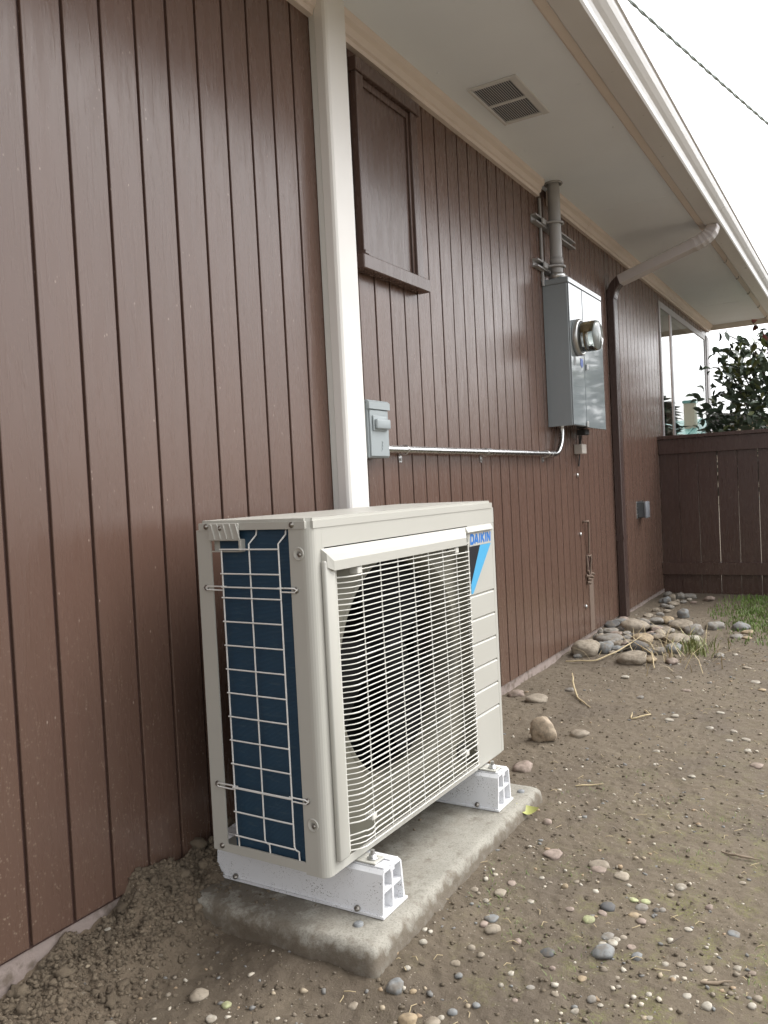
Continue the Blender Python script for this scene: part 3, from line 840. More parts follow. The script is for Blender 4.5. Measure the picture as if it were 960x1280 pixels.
# lid with rounded rim
bm = bmesh.new(); bmesh.ops.create_cube(bm, size=1)
for v in bm.verts: v.co = Vector((UW/2 + v.co.x*(UW+0.003), -UD/2 + v.co.y*(UD+0.003), HZ+0.0012+0.0085 + v.co.z*0.021))
bmesh.ops.bevel(bm, geom=[e for e in bm.edges if abs(e.verts[0].co.z-e.verts[1].co.z) > 0.01], offset=0.012, segments=3, affect='EDGES')
bmesh.ops.bevel(bm, geom=[e for e in bm.edges if min(e.verts[0].co.z, e.verts[1].co.z) > HZ+0.015], offset=0.006, segments=2, affect='EDGES')
q = MB(); q.frombm(bm, False); lid = U('lid', q, m_unit)

# base tray (the bottom flange seen along the side and the front)
q = bp(0.006, UW-0.006, 0.006, UD-0.012, -0.004, 0.004)
base = U('base_tray', q, m_unit)

# rear corner stile on the near side, side sill and front corner
q = MB(); q.prism([(0.0005, -0.001), (0.040, -0.001), (0.040, -0.003), (0.0035, -0.003), (0.0035, -0.042), (0.0005, -0.042)], 'z', -0.002, HZ)
U('rear_stile', q, m_unit)
q = MB(); q.prism([(-0.042, -0.002), (-0.257, -0.002), (-0.257, 0.018), (-0.10, 0.018), (-0.06, 0.016), (-0.042, 0.016)], 'x', 0.0008, 0.004)
U('side_sill', q, m_unit)
q = MB()
cor = [(0.0005, -0.257), (0.0005, -0.2900)]
for k in range(1, 7):
    t = k/6*math.pi/2; cor.append((0.0005+0.020*(1-math.cos(t)), -0.2910-0.020*math.sin(t)))
cor += [(0.0385, -UD), (0.0385, -UD+0.003), (0.021, -UD+0.003), (0.0045, -0.2885), (0.0045, -0.257)]
q.prism(cor, 'z', -0.006, HZ, False)
U('front_corner', q, m_unit)
# front skin pieces round the fan opening
q = bp(0.0388, UW-0.001, UD-0.003, UD, 0.660, HZ); U('front_top_rail', q, m_unit)
q = bp(0.0388, 0.6965, UD-0.004, UD-0.0006, -0.006, 0.012); U('front_bottom_rail', q, m_unit)
q = bp(0.0388, 0.046, UD-0.004, UD-0.0003, 0.0125, 0.6597); U('front_rib', q, m_unit)
# ribbed service panel on the far third: flat fields between pressed grooves
fields = [(-0.004, 0.131), (0.139, 0.197), (0.205, 0.263), (0.271, 0.330), (0.338, 0.397), (0.405, 0.463), (0.471, 0.6597)]
for (za, zb) in fields:
    q = MB(); q.prism([(-(UD-0.004), za-0.0035), (-UD, za+0.0005), (-UD, zb-0.0005), (-(UD-0.004), zb+0.0035), (-(UD-0.008), zb+0.0035), (-(UD-0.008), za-0.0035)], 'x', 0.6970, 0.8525)
    U('service_panel_field', q, m_unit)
q = bp(0.853, UW-0.001, UD-0.006, UD-0.0002, -0.004, 0.6597, 0.0015); U('front_edge', q, m_unit)
q = bp(UW-0.004, UW-0.0005, 0.001, UD-0.0065, -0.002, HZ); U('far_side_panel', q, m_unit)
q = bp(0.55, UW-0.0045, 0.001, 0.004, 0.0, HZ-0.001); U('rear_panel', q, m_unit)

# raised frame: left strip and top visor
q = bp(0.0300, 0.0665, UD+0.0002, UD+0.012, 0.018, 0.6335, 0.004, 2); U('frame_strip', q, m_unit)
q = MB()
# visor: wedge with mitred near end
A = [(0.040, UD+0.0005, 0.657), (0.040, UD+0.0005, 0.634), (0.046, UD+0.014, 0.634), (0.086, UD+0.022, 0.634), (0.082, UD+0.021, 0.640)]
va = lambda p: (p[0], -p[1], p[2])
x2 = 0.655
vs = [va((0.034, UD+0.0004, 0.6575)), va((0.034, UD+0.0004, 0.634)), va((0.036, UD+0.013, 0.620)), va((0.053, UD+0.0185, 0.612)), va((0.053, UD+0.0185, 0.6315)), va((0.037, UD+0.0125, 0.6475)),
      va((0.684, UD+0.0004, 0.6575)), va((0.684, UD+0.0004, 0.620)), va((x2, UD+0.0185, 0.612)), va((x2, UD+0.0185, 0.6315)), va((0.067, UD+0.0185, 0.612)), va((0.067, UD+0.0004, 0.620))]
q.add(vs, [(0, 5, 4, 9, 6), (0, 1, 2, 5), (5, 2, 3, 4), (4, 3, 10, 8, 9), (10, 11, 7, 8), (6, 9, 8, 7), (1, 11, 10, 3, 2), (0, 6, 7, 11, 1)])
U('visor', q, m_unit)
q = MB(); q.prism([(-UD-0.0004, 0.6575), (-UD-0.0004, 0.640), (-UD-0.006, 0.640), (-UD-0.008, 0.643), (-UD-0.006, 0.6475)], 'x', 0.6850, 0.846); U('visor_end', q, m_unit)

# fan well: panel with round hole, bell-mouth ring, dark rear, hub and blades
cx, cz, CR = 0.392, 0.349, 0.272
dwell = UD-0.036
q = MB(); N = 96
inn = [(cx+CR*math.cos(2*math.pi*k/N), cz+CR*math.sin(2*math.pi*k/N)) for k in range(N)]
def outp(k):
    t = 2*math.pi*k/N; c_, s_ = math.cos(t), math.sin(t)
    sc = 1e9
    for lim, d in ((0.6955-cx, c_), (0.082-cx, c_), (0.632-cz, s_), (0.014-cz, s_)):
        if d*lim > 0: sc = min(sc, lim/d)
    return (cx+c_*max(sc, CR), cz+s_*max(sc, CR)) if sc > CR else (cx+c_*CR, cz+s_*CR)
vs = [(p[0], -dwell, p[1]) for p in inn] + [(p[0], -dwell, p[1]) for p in [outp(k) for k in range(N)]]
fs = [(k, (k+1) % N, N+(k+1) % N, N+k) for k in range(N)]
q.add(vs, fs)
# corners of the rectangle
for (X, Z) in ((0.6955, 0.632), (0.082, 0.632), (0.082, 0.014), (0.6955, 0.014)):
    a = math.atan2(Z-cz, X-cx); k = int((a % (2*math.pi))/(2*math.pi)*N)
    q.add([vs[N+k], vs[N+(k+1) % N], (X, -dwell, Z)], [(0, 1, 2)])
# well walls out to the front skin
for (x0_, z0_, x1_, z1_) in ((0.6955, 0.014, 0.6955, 0.632), (0.082, 0.014, 0.082, 0.632), (0.082, 0.014, 0.6955, 0.014), (0.082, 0.632, 0.6955, 0.632)):
    q.add([(x0_, -dwell, z0_), (x1_, -dwell, z1_), (x1_, -(UD-0.001), z1_), (x0_, -(UD-0.001), z0_)], [(0, 1, 2, 3)])
well = U('fan_well', q, m_unitin)
q = MB(); q.lathe([(CR+0.010, 0.0005), (CR+0.004, 0.004), (CR, 0.002), (CR-0.006, -0.012), (CR-0.008, -0.04), (CR-0.008, -0.085), (CR+0.004, -0.09), (CR+0.010, -0.02), (CR+0.010, 0.0005)], (cx, -dwell, cz), (0, -1, 0), 64)
U('bell_mouth', q, m_unitin, well)
q = MB(); q.box(0.0605, 0.56, -0.0535, -0.0605, 0.015, 0.695); U('rear_coil', q, m_coil)
q = MB(); q.box(0.075, 0.701, -0.120, -0.124, 0.02, 0.69); U('well_shade_sheet', q, m_black)  # black sheet added to paint the deep shade inside the fan well
fan = U('fan_hub', MB().lathe([(0.001, 0.026), (0.040, 0.024), (0.058, 0.014), (0.062, 0.0), (0.062, -0.06)], (cx, -(dwell-0.035), cz), (0, -1, 0), 28), m_fan)
for kb in range(3):
    q = MB(); vs = []; n1, n2 = 9, 10
    for i in range(n1):
        r_ = 0.058 + (CR-0.018-0.058)*i/(n1-1)
        for j in range(n2):
            t = 2*math.pi*kb/3 + 0.35 + (j/(n2-1))*(1.45-0.25*i/(n1-1)) + 0.35*(i/(n1-1))
            dep = dwell-0.045 - 0.045*(j/(n2-1)) + 0.012*math.sin(math.pi*j/(n2-1))
            vs.append((cx+r_*math.cos(t), -dep, cz+r_*math.sin(t)))
    fs = [(i*n2+j, i*n2+j+1, (i+1)*n2+j+1, (i+1)*n2+j) for i in range(n1-1) for j in range(n2-1)]
    q.add(vs, fs, True); U('fan_blade', q, m_fan, fan)

# white fan grille: curved bars and uprights
gr = link('fan_grille', MB().box(0.082, 0.090, -(UD-0.016), -(UD-0.004), 0.013, 0.632).mesh('fan_grille', m_grille), ac)
GO = UD+0.014
def bar(rad):
    pts = [(0.081, -(GO-0.022), 0), (0.088, -(GO-0.021), 0), (0.098, -(GO-0.013), 0), (0.108, -(GO-0.005), 0), (0.122, -GO, 0), (0.20, -GO, 0), (0.672, -GO, 0), (0.681, -(GO-0.004), 0), (0.685, -(GO-0.016), 0)]
    return MB().tube(pts, rad, 6).mesh('grille_bar', m_grille)
thin, thick = bar(0.00132), bar(0.0018)
nb = 53
zs_ = [0.6155 - k*0.01152 for k in range(nb)]
def bar_bent(z, dz0):
    pts = [(0.083, -(GO-0.022), 0), (0.094, -(GO-0.021), 0), (0.112, -(GO-0.012), 0.0), (0.128, -(GO-0.004), 0.001), (0.135, -(GO-0.004), -0.0015), (0.150, -(GO-0.001), -0.001), (0.163, -GO, 0.004), (0.171, -GO, dz0), (0.20, -GO, dz0), (0.672, -GO, dz0), (0.681, -(GO-0.004), dz0), (0.685, -(GO-0.016), dz0)]
    return MB().tube(pts, 0.00165, 6).mesh('grille_bar', m_grille)
def bar_short(a0, a1):
    pts = [(a0, -GO, 0), (a0+0.01, -GO, 0), (a1-0.008, -GO, 0)] + ([(a1, -(GO-0.005), 0), (0.7005, -(GO-0.016), 0)] if a1 > 0.69 else [(a1, -GO, 0)])
    return MB().tube(pts, 0.00165, 6).mesh('grille_bar', m_grille)
for k, z in enumerate(zs_):
    if k == 1: me = bar_short(0.150, 0.606)
    elif k == nb-5: me = bar_short(0.162, 0.612)
    elif k in (nb-4, nb-3): 
        me = bar_bent(z, 0.0045); z -= 0.0045
    else: me = thick if k % 5 == 2 else thin
    link('grille_bar', me, gr, (0, 0, z))
upm = MB().tube([(0, -(GO-0.0034), 0.013), (0, -(GO-0.0034), 0.632)], 0.0015, 6).mesh('grille_upright', m_grille)
for a in (0.162, 0.237, 0.312, 0.384, 0.456, 0.531, 0.606): link('grille_upright', upm, gr, (a, 0, 0))
tabs = MB()
for a, z in ((0.150, 0.603), (0.606, 0.603), (0.160, 0.068), (0.612, 0.068)): tabs.box(a-0.010, a+0.008, -(GO-0.020), -(GO+0.0015), z-0.008, z+0.007, 0.002)
U('grille_tab', tabs, m_grille, gr)

for a0_, z0_ in ((0.083, 0.592), (0.640, 0.596), (0.084, 0.035), (0.645, 0.035)):
    q = MB().box(a0_, a0_+0.046, -(UD-0.031), -(UD-0.0355), z0_, z0_+0.035, 0.001); U('corner_bracket', q, m_dark, well)

# coil seen through the side opening, and its wire guard
q = MB(); q.prism([(0.010, -0.262), (0.028, -0.262), (0.028, -0.070), (0.034, -0.0605), (0.06, -0.0605), (0.06, -0.0535), (0.018, -0.0535), (0.010, -0.060)], 'z', 0.006, 0.700)
U('coil', q, m_coil)
q = bp(0.005, 0.03, 0.2625, 0.2665, 0.0, HZ-0.001); U('coil_end_plate', q, m_unit)
gd = U('coil_guard', MB().tube([(-0.006, -0.078, 0.661), (-0.006, -0.078, 0.050), (-0.003, -0.078, 0.040), (0.003, -0.074, 0.034), (0.003, -0.074, 0.015)], 0.0019, 6), m_wire)
for b in (0.156, 0.2345):
    q = MB().tube([(0.009, -b-0.010, 0.700), (0.007, -b-0.010, 0.690), (0.001, -b-0.008, 0.684), (-0.006, -b, 0.672), (-0.006, -b, 0.050), (-0.003, -b, 0.042), (0.003, -b-0.004, 0.036), (0.004, -b-0.004, 0.012)], 0.0019, 6)
    U('guard_wire', q, m_wire, gd)
hw = MB().tube([(-0.0093, -0.076, 0), (-0.0093, -0.2365, 0)], 0.0018, 6).mesh('guard_wire', m_wire)
for z in (0.661, 0.6095, 0.5585, 0.5075, 0.4565, 0.4055, 0.3545, 0.3035, 0.2525, 0.2015, 0.149, 0.0975, 0.0455): link('guard_wire', hw, gd, (0, 0, z))
for z in (0.578, 0.1475):
    for side in (-1, 1):
        b0, b1 = (0.076, 0.026) if side < 0 else (0.2365, 0.273)
        q = MB().tube([(-0.0045, -(b0-side*0.01), z+0.0035), (-0.0045, -b1+side*0.004, z+0.0035), (-0.004, -(b1+side*0.0015), z), (-0.0045, -b1+side*0.004, z-0.0045), (-0.0045, -b0, z-0.0045)], 0.0017, 6)
        U('guard_clip', q, m_wire, gd)
    U('guard_wire', MB().tube([(-0.0093, -0.076, z+0.003), (-0.0093, -0.2365, z+0.003)], 0.0018, 6), m_wire, gd)

# screws, dimples, handle plate
def screw(b, z, a=0.0, r_=0.0042):
    q = MB().lathe([(r_*1.5, 0), (r_*1.5, 0.0012), (r_, 0.0014), (r_*0.95, 0.004), (0.0005, 0.0045)], (a, -b, z), (-1, 0, 0), 10)
    return U('screw', q, m_screw)
for b, z, a in ((0.033, 0.7095, -0.0015), (0.268, 0.7095, -0.0015), (0.0245, 0.5775, -0.001), (0.2705, 0.5775, -0.001), (0.0245, 0.1475, -0.001), (0.2705, 0.1475, -0.001), (0.027, 0.010, 0.0)): screw(b, z, a)
for b, z in ((0.281, 0.651), (0.281, 0.100)):
    q = MB().lathe([(0.0140, 0.0002), (0.0132, 0.0022), (0.0118, 0.0024), (0.0100, 0.0008), (0.0055, -0.0002), (0.0005, -0.0002)], (0.0003, -b, z), (-1, 0, 0), 24)
    d_ = U('screw_recess', q, m_unit); q = MB().lathe([(0.0045, 0.0), (0.004, 0.003), (0.0005, 0.0034)], (0.0, -b-0.003, z-0.002), (-1, 0, 0), 10); U('screw', q, m_screw, d_)
q = MB().box(-0.0065, -0.0018, -0.043, -0.129, 0.679, 0.7165, 0.0015)
hp = U('handle_plate', q, m_unit)
for k in range(5):
    b = 0.050+0.0175*k
    q = MB(); q.add([(-0.0088, -b-0.010, 0.6825), (-0.0088, -b-0.0125, 0.6825), (-0.0088, -b-0.0035, 0.714), (-0.0088, -b-0.001, 0.714), (-0.0064, -b-0.009, 0.6825), (-0.0064, -b-0.0135, 0.6825), (-0.0064, -b-0.0045, 0.714), (-0.0064, -b, 0.714)],
        [(0,1,2,3), (0,4,5,1), (1,5,6,2), (2,6,7,3), (3,7,4,0)]); U('handle_rib', q, m_unit, hp)
q = MB().lathe([(0.0055, 0), (0.0055, 0.0012), (0.0036, 0.0015), (0.0005, 0.004)], (-0.0066, -0.077, 0.706), (-1, 0, 0), 10); U('screw', q, m_screw, hp)
q = MB().box(0.012, 0.016, -0.042, -0.128, 0.657, 0.6785); q.box(-0.004, 0.0115, -0.1245, -0.132, 0.655, 0.682, 0.0015); q.box(0.002, 0.0118, -0.042, -0.124, 0.6545, 0.657)
U('hand_grip', q, m_unit)

# badge: lettering and pointed emblem, thin film on the front
def glyph(ch, x, z, w, h, t):
    sl = 0.18
    P = lambda u, v: (x + u*w + sl*(v*h)*0.5, z + v*h)
    def bar2(a, b, th):
        a = Vector(P(*a)); b = Vector(P(*b)); n = (b-a).normalized(); n = Vector((-n.y, n.x))*th/2
        return [a+n, b+n, b-n, a-n]
    if ch == 'D': L_ = [((.14, 0), (.14, 1)), ((.0, .93), (.6, .93)), ((.0, .07), (.6, .07)), ((.55, .96), (.9, .72)), ((.86, .78), (.86, .22)), ((.9, .28), (.55, .04))]
    elif ch == 'A': L_ = [((.05, 0), (.45, 1)), ((.92, 0), (.50, 1)), ((.2, .28), (.8, .28))]
    elif ch == 'I': L_ = [((.5, 0), (.5, 1))]
    elif ch == 'K': L_ = [((.14, 0), (.14, 1)), ((.16, .42), (.9, 1.0)), ((.36, .56), (.92, 0))]
    else: L_ = [((.12, 0), (.12, 1)), ((.86, 0), (.86, 1)), ((.14, .98), (.84, .02))]
    return [bar2(a, b, t) for a, b in L_]
lg = bp(0.7055, 0.8485, UD+0.0003, UD+0.0009, 0.4722, 0.4728)   # hairline lower edge of the film
lg = U('badge', bp(0.706, 0.846, UD+0.0002, UD+0.0007, 0.6035, 0.6385), m_unit)
q = MB(); xx = 0.711
for ch, wdt in (('D', .0235), ('A', .0245), ('I', .0085), ('K', .0245), ('I', .0085), ('N', .0245)):
    for j, pl in enumerate(glyph(ch, xx, 0.6085, wdt, 0.0265, 0.0076)):
        e_ = 0.0009+0.00006*j
        q.add([(p.x, -(UD+e_), p.y) for p in pl] + [(p.x, -(UD+0.0007), p.y) for p in pl], [(0,1,2,3), (0,4,5,1), (1,5,6,2), (2,6,7,3), (3,7,4,0)])
    xx += wdt+0.0032
U('lettering', q, m_logo, lg)
q = MB(); q.prism([(0.7715, 0.6025), (0.842, 0.6025), (0.715, 0.4735), (0.7045, 0.4735), (0.7045, 0.499)], 'y', -(UD+0.0010), -(UD+0.0003)); U('emblem_bar', q, m_logo2, lg)
q = MB(); q.prism([(0.7045, 0.6025), (0.7705, 0.6025), (0.7045, 0.5015)], 'y', -(UD+0.0012), -(UD+0.0003)); U('emblem_corner', q, m_black2, lg)

# levelling bolts with nuts and washers standing on the blocks
for a in (0.126, 0.732):
    for b in (0.337, 0.03):
        q = MB().tube([(a, -b, -0.0125), (a, -b, 0.010)], 0.0048, 10); bo = U('levelling_bolt', q, m_steel)
        q = MB().lathe([(0.001, -0.0085), (0.0125, -0.0085), (0.0125, -0.0065), (0.0085, -0.0063), (0.0085, 0.0005), (0.005, 0.0007)], (a, -b, 0), (0, 0, 1), 6); U('nut', q, m_steel, bo)
        q = MB().box(a-0.020, a+0.020, -b-0.018, -b+0.050, -0.0124, -0.0088, 0.001); U('foot_flange', q, m_unit)

# ------------------------------------------------------------------ stones
SC = {'t': mat_stone('tan_stone', (0.31, 0.265, 0.205)), 'g': mat_stone('grey_stone', (0.26, 0.245, 0.22)), 'b': mat_stone('blue_grey_stone', (0.215, 0.222, 0.22)),
      'd': mat_stone('dark_stone', (0.10, 0.10, 0.10)), 'w': mat_stone('pale_stone', (0.43, 0.395, 0.33)), 'o': mat_stone('ochre_stone', (0.37, 0.285, 0.18)),
      'p': mat_stone('pinkish_stone', (0.32, 0.25, 0.21)), 'r': mat_stone('rough_tan_rock', (0.40, 0.32, 0.23)), 'y': mat_stone('greenish_chip', (0.42, 0.44, 0.24))}
CN = {'t': 'tan', 'g': 'grey', 'b': 'blue grey', 'd': 'dark grey', 'w': 'pale cream', 'o': 'ochre', 'p': 'pinkish brown', 'r': 'rough tan', 'y': 'yellow green'}
cache = {}
def stone_mesh(kind, var, sub, m):
    key = (kind, var, sub)
    if key in cache: return cache[key]
    bm = bmesh.new(); bmesh.ops.create_icosphere(bm, subdivisions=sub, radius=1.0)
    rnd = random.Random(var*17+3)
    off = Vector((rnd.uniform(-9, 9), rnd.uniform(-9, 9), rnd.uniform(-9, 9)))
    from mathutils import noise as mn
    for v in bm.verts:
        p = v.co.copy()
        d = 1 + 0.36*mn.noise(p*0.9+off) + 0.18*mn.noise(p*2.0+off) + 0.05*mn.noise(p*5+off)
        if kind == 'r':
            d = 1 + 0.34*mn.noise(p*1.3+off) + 0.16*mn.noise(p*3.1+off) + 0.07*mn.noise(p*6.5+off)
        v.co = p*d
    if kind == 'r':
        for n_ in (Vector((0.6, -0.5, 0.6)), Vector((-0.8, -0.3, 0.4)), Vector((0.1, 0.8, 0.5))):
            n_ = n_.normalized()
            for v in bm.verts:
                e = v.co.dot(n_)-0.72
                if e > 0: v.co -= n_*e*0.8
    mb = MB(); mb.frombm(bm, True)
    cache[key] = mb.mesh('stone', m)
    return cache[key]
rs = random.Random(11)
def stone(name, x, y, wdt, hgt, c, label, cat, group=None, sink=0.30, big=False, zadd=0):
    flat = hgt/ (wdt+1e-6)
    L_ = wdt/2
    # image height of a stone on the ground mixes its own height with its depth
    H = max(0.18*wdt, hgt*(0.42 if not big else 0.47)); Dp = max(0.7*L_, min(L_*1.05, hgt*0.95))
    me = stone_mesh(c, rs.randrange(6), 3 if (big or c == 'r') else 2, SC[c])
    o = link(name, me, None, (x, y, G(x, y)+H*(1-2*sink)+zadd))
    o.scale = (Dp, L_, H)
    o.rotation_euler = (rs.uniform(-.12, .12), rs.uniform(-.12, .12), R(-31)+rs.uniform(-.5, .5)*(0.6 if flat > 0.45 else 0.35))
    o['label'] = label; o['category'] = cat
    if group: o['group'] = group
    return o
PILE = [(4.203,-0.096,0.123,0.0878,'t'),(4.275,-0.174,0.0839,0.0706,'b'),(4.535,-0.146,0.1397,0.0559,'g'),(4.096,-0.363,0.1372,0.0541,'t'),(4.861,-0.185,0.1378,0.0787,'t'),(4.76,-0.075,0.0782,0.0391,'g'),(4.962,-0.029,0.0916,0.0407,'d'),(5.032,-0.066,0.077,0.041,'b'),(4.698,-0.038,0.0272,0.0485,'g'),(4.56,-0.222,0.051,0.0464,'g'),(4.545,-0.308,0.1008,0.0641,'o'),(4.357,-0.322,0.097,0.0661,'d'),(4.135,-0.446,0.0581,0.0332,'o'),(4.949,-0.265,0.0595,0.0317,'d'),(4.956,-0.307,0.0593,0.0346,'d'),(4.863,-0.36,0.0676,0.0435,'t'),(5.05,-0.198,0.0609,0.0508,'g'),(5.139,-0.252,0.0923,0.041,'g'),(4.629,-0.472,0.1188,0.0731,'t'),(4.444,-0.491,0.0747,0.0484,'b'),(4.747,-0.539,0.0603,0.0445,'w'),(5.048,-0.412,0.139,0.0496,'t'),(4.973,-0.501,0.0971,0.0582,'g'),(5.388,-0.372,0.0581,0.0634,'b'),(5.147,-0.574,0.0596,0.0497,'g'),(5.329,-0.164,0.0534,0.0267,'t'),(4.796,-0.309,0.0576,0.024,'p'),(4.18,-0.54,0.0497,0.0373,'p'),(4.68,-0.367,0.084,0.0327,'t'),(4.433,-0.21,0.0544,0.0363,'t'),(4.695,-0.216,0.0381,0.0286,'d'),(4.583,-0.047,0.038,0.038,'g'),(4.82,-0.136,0.0491,0.0393,'d'),(6.372,-0.072,0.0504,0.0403,'g'),(6.217,-0.137,0.0392,0.0441,'t'),(6.284,-0.174,0.0617,0.0493,'g'),(6.323,-0.231,0.1111,0.0432,'g'),(6.047,-0.128,0.0539,0.0479,'b'),(5.927,-0.196,0.0701,0.0409,'t'),(6.108,-0.228,0.0479,0.0239,'g'),(6.213,-0.252,0.0364,0.0243,'w'),(6.047,-0.095,0.036,0.03,'b'),(6.218,-0.388,0.066,0.036,'p'),(5.654,-0.139,0.0451,0.0282,'t'),(5.793,-0.197,0.0573,0.0286,'g'),(6.107,-0.299,0.0476,0.0178,'p'),(6.066,-0.193,0.0358,0.0298,'t'),(5.863,-0.144,0.0396,0.0256,'g'),(5.477,-0.204,0.0436,0.024,'g'),(5.623,-0.216,0.0401,0.0223,'t')]
SPREAD = [(5.188,-0.727,0.0886,0.0709,'b'),(5.087,-0.775,0.0606,0.0312,'o'),(4.943,-0.792,0.0505,0.0286,'o'),(4.971,-0.734,0.0681,0.0375,'g'),(5.208,-0.586,0.1083,0.0541,'g'),(3.282,-0.176,0.083,0.0447,'t'),(2.806,-0.371,0.0927,0.0927,'r'),(2.486,-0.411,0.0589,0.0442,'p'),(2.89,-0.475,0.0603,0.0351,'t'),(3.86,-0.632,0.0343,0.0206,'w'),(3.801,-0.41,0.0391,0.0167,'w'),(4.43,-0.727,0.0429,0.0383,'g'),(4.493,-0.79,0.0278,0.0216,'w'),(3.898,-0.953,0.0397,0.0199,'w'),(3.483,-0.554,0.0279,0.0165,'g'),(3.49,-0.248,0.0372,0.0239,'g'),(2.797,-1.078,0.0429,0.0191,'p'),(3.048,-1.017,0.0313,0.0125,'w'),(2.936,-1.038,0.0221,0.0121,'w'),(2.624,-0.914,0.0242,0.0112,'w'),(2.804,-0.768,0.0254,0.0112,'w'),(3.188,-0.731,0.0343,0.016,'w'),(4.173,-0.885,0.0427,0.0142,'t'),(3.36,-0.887,0.035,0.0117,'w'),(3.817,-0.775,0.02,0.012,'d'),(3.827,-0.593,0.0301,0.011,'w'),(3.636,-0.713,0.0386,0.0154,'p'),(3.248,-0.741,0.0278,0.0162,'w'),(3.139,-0.884,0.0286,0.0132,'w'),(3.117,-0.969,0.028,0.0097,'w'),(3.014,-0.968,0.0292,0.0094,'w'),(2.684,-0.792,0.0156,0.0088,'w'),(3.347,-0.048,0.0661,0.0396,'p'),(3.762,-0.994,0.0357,0.0153,'o'),(1.574,-0.935,0.043,0.0255,'b'),(1.755,-0.897,0.03,0.0211,'d'),(1.64,-0.925,0.0264,0.0165,'g'),(1.933,-0.827,0.0428,0.0224,'t'),(1.904,-0.886,0.036,0.0208,'t'),(1.908,-1.019,0.0247,0.0165,'w'),(1.841,-1.091,0.0156,0.0174,'p'),(1.759,-1.151,0.027,0.0107,'b'),(1.686,-0.873,0.0258,0.0189,'y'),(1.745,-0.953,0.0224,0.0138,'o'),(1.785,-0.961,0.0263,0.014,'g'),(1.729,-0.973,0.0204,0.0119,'p'),(1.622,-0.941,0.0195,0.0114,'w'),(1.637,-0.946,0.0148,0.009,'w'),(1.609,-0.925,0.0179,0.013,'w'),(1.59,-0.997,0.0213,0.0181,'b'),(1.816,-0.962,0.0223,0.0107,'y'),(1.808,-0.938,0.0197,0.0089,'y'),(1.605,-1.126,0.0213,0.0129,'t'),(1.482,-1.147,0.0183,0.0155,'w'),(1.542,-1.221,0.0156,0.0121,'t'),(1.513,-1.216,0.014,0.0112,'w'),(1.419,-0.96,0.0188,0.0123,'g'),(1.498,-1.109,0.0158,0.0122,'w'),(1.545,-1.074,0.0135,0.0097,'w'),(1.633,-1.175,0.0152,0.0106,'w'),(1.793,-1.003,0.0157,0.0113,'g'),(1.786,-0.992,0.0122,0.0122,'d'),(1.736,-1.067,0.0166,0.0075,'w'),(1.62,-0.98,0.0177,0.0113,'p'),(1.65,-0.956,0.0148,0.0099,'t'),(1.724,-0.891,0.0217,0.0078,'p'),(1.867,-1.007,0.0144,0.009,'t'),(1.623,-1.203,0.0135,0.0075,'p'),(1.991,-1.139,0.0165,0.0083,'t'),(1.595,-1.08,0.0169,0.0092,'t'),(1.476,-1.047,0.0109,0.0073,'w'),(1.478,-0.991,0.0104,0.0082,'w'),(1.41,-1.063,0.0111,0.007,'w'),(1.509,-0.981,0.0098,0.0083,'t'),(1.586,-1.053,0.0131,0.0085,'w'),(1.592,-0.687,0.03,0.0159,'b'),(1.555,-0.707,0.0321,0.0174,'t'),(1.696,-0.664,0.0268,0.0159,'t'),(1.674,-0.61,0.0189,0.011,'t'),(1.653,-0.648,0.0166,0.0068,'w'),(1.436,-0.604,0.016,0.0124,'w'),(1.538,-0.768,0.0169,0.0187,'p'),(1.474,-0.695,0.0159,0.0141,'t'),(1.227,-0.684,0.0301,0.0209,'o'),(1.24,-0.725,0.0261,0.0184,'t'),(1.376,-0.941,0.0146,0.01,'w'),(1.528,-0.835,0.0321,0.0156,'d'),(1.411,-0.846,0.0154,0.0089,'g'),(1.8,-0.782,0.0161,0.0141,'o'),(1.748,-0.672,0.0203,0.0142,'p'),(1.285,-0.744,0.0172,0.0133,'b'),(1.3,-0.655,0.013,0.0098,'o'),(1.38,-0.711,0.015,0.0109,'b'),(1.414,-0.688,0.0206,0.0094,'t'),(1.458,-0.723,0.0147,0.0104,'t'),(1.564,-0.682,0.0167,0.0139,'p'),(1.476,-0.587,0.0119,0.0091,'w'),(1.475,-0.601,0.01,0.0082,'w'),(1.345,-0.617,0.0135,0.0101,'w'),(1.205,-0.69,0.0228,0.0114,'t'),(1.699,-0.736,0.0165,0.0078,'w'),(1.756,-0.563,0.0209,0.0157,'w'),(1.81,-0.723,0.0134,0.0092,'w'),(1.708,-0.825,0.0191,0.0086,'p'),(1.92,-0.826,0.0419,0.0178,'p'),(1.317,-0.776,0.0134,0.0095,'b'),(1.262,-0.733,0.0116,0.0078,'w'),(1.391,-0.794,0.0098,0.009,'w'),(1.478,-0.865,0.0109,0.0092,'p'),(1.434,-0.796,0.0125,0.01,'w'),(1.477,-0.923,0.0181,0.009,'o'),(1.411,-0.977,0.0101,0.0054,'w'),(1.404,-0.895,0.0159,0.0056,'t'),(1.359,-0.834,0.0103,0.0095,'p'),(1.933,-0.706,0.0435,0.0226,'p'),(2.094,-0.636,0.0236,0.0236,'p'),(1.108,-0.293,0.0314,0.0209,'t'),(0.968,-0.202,0.0299,0.0227,'t'),(1.069,-0.362,0.0191,0.0127,'w'),(1.11,-0.363,0.0168,0.013,'y'),(0.997,-0.26,0.0181,0.0127,'t'),(1.125,-0.026,0.0146,0.0073,'w'),(1.286,-0.623,0.0301,0.0271,'b'),(1.217,-0.573,0.0177,0.0118,'t')]
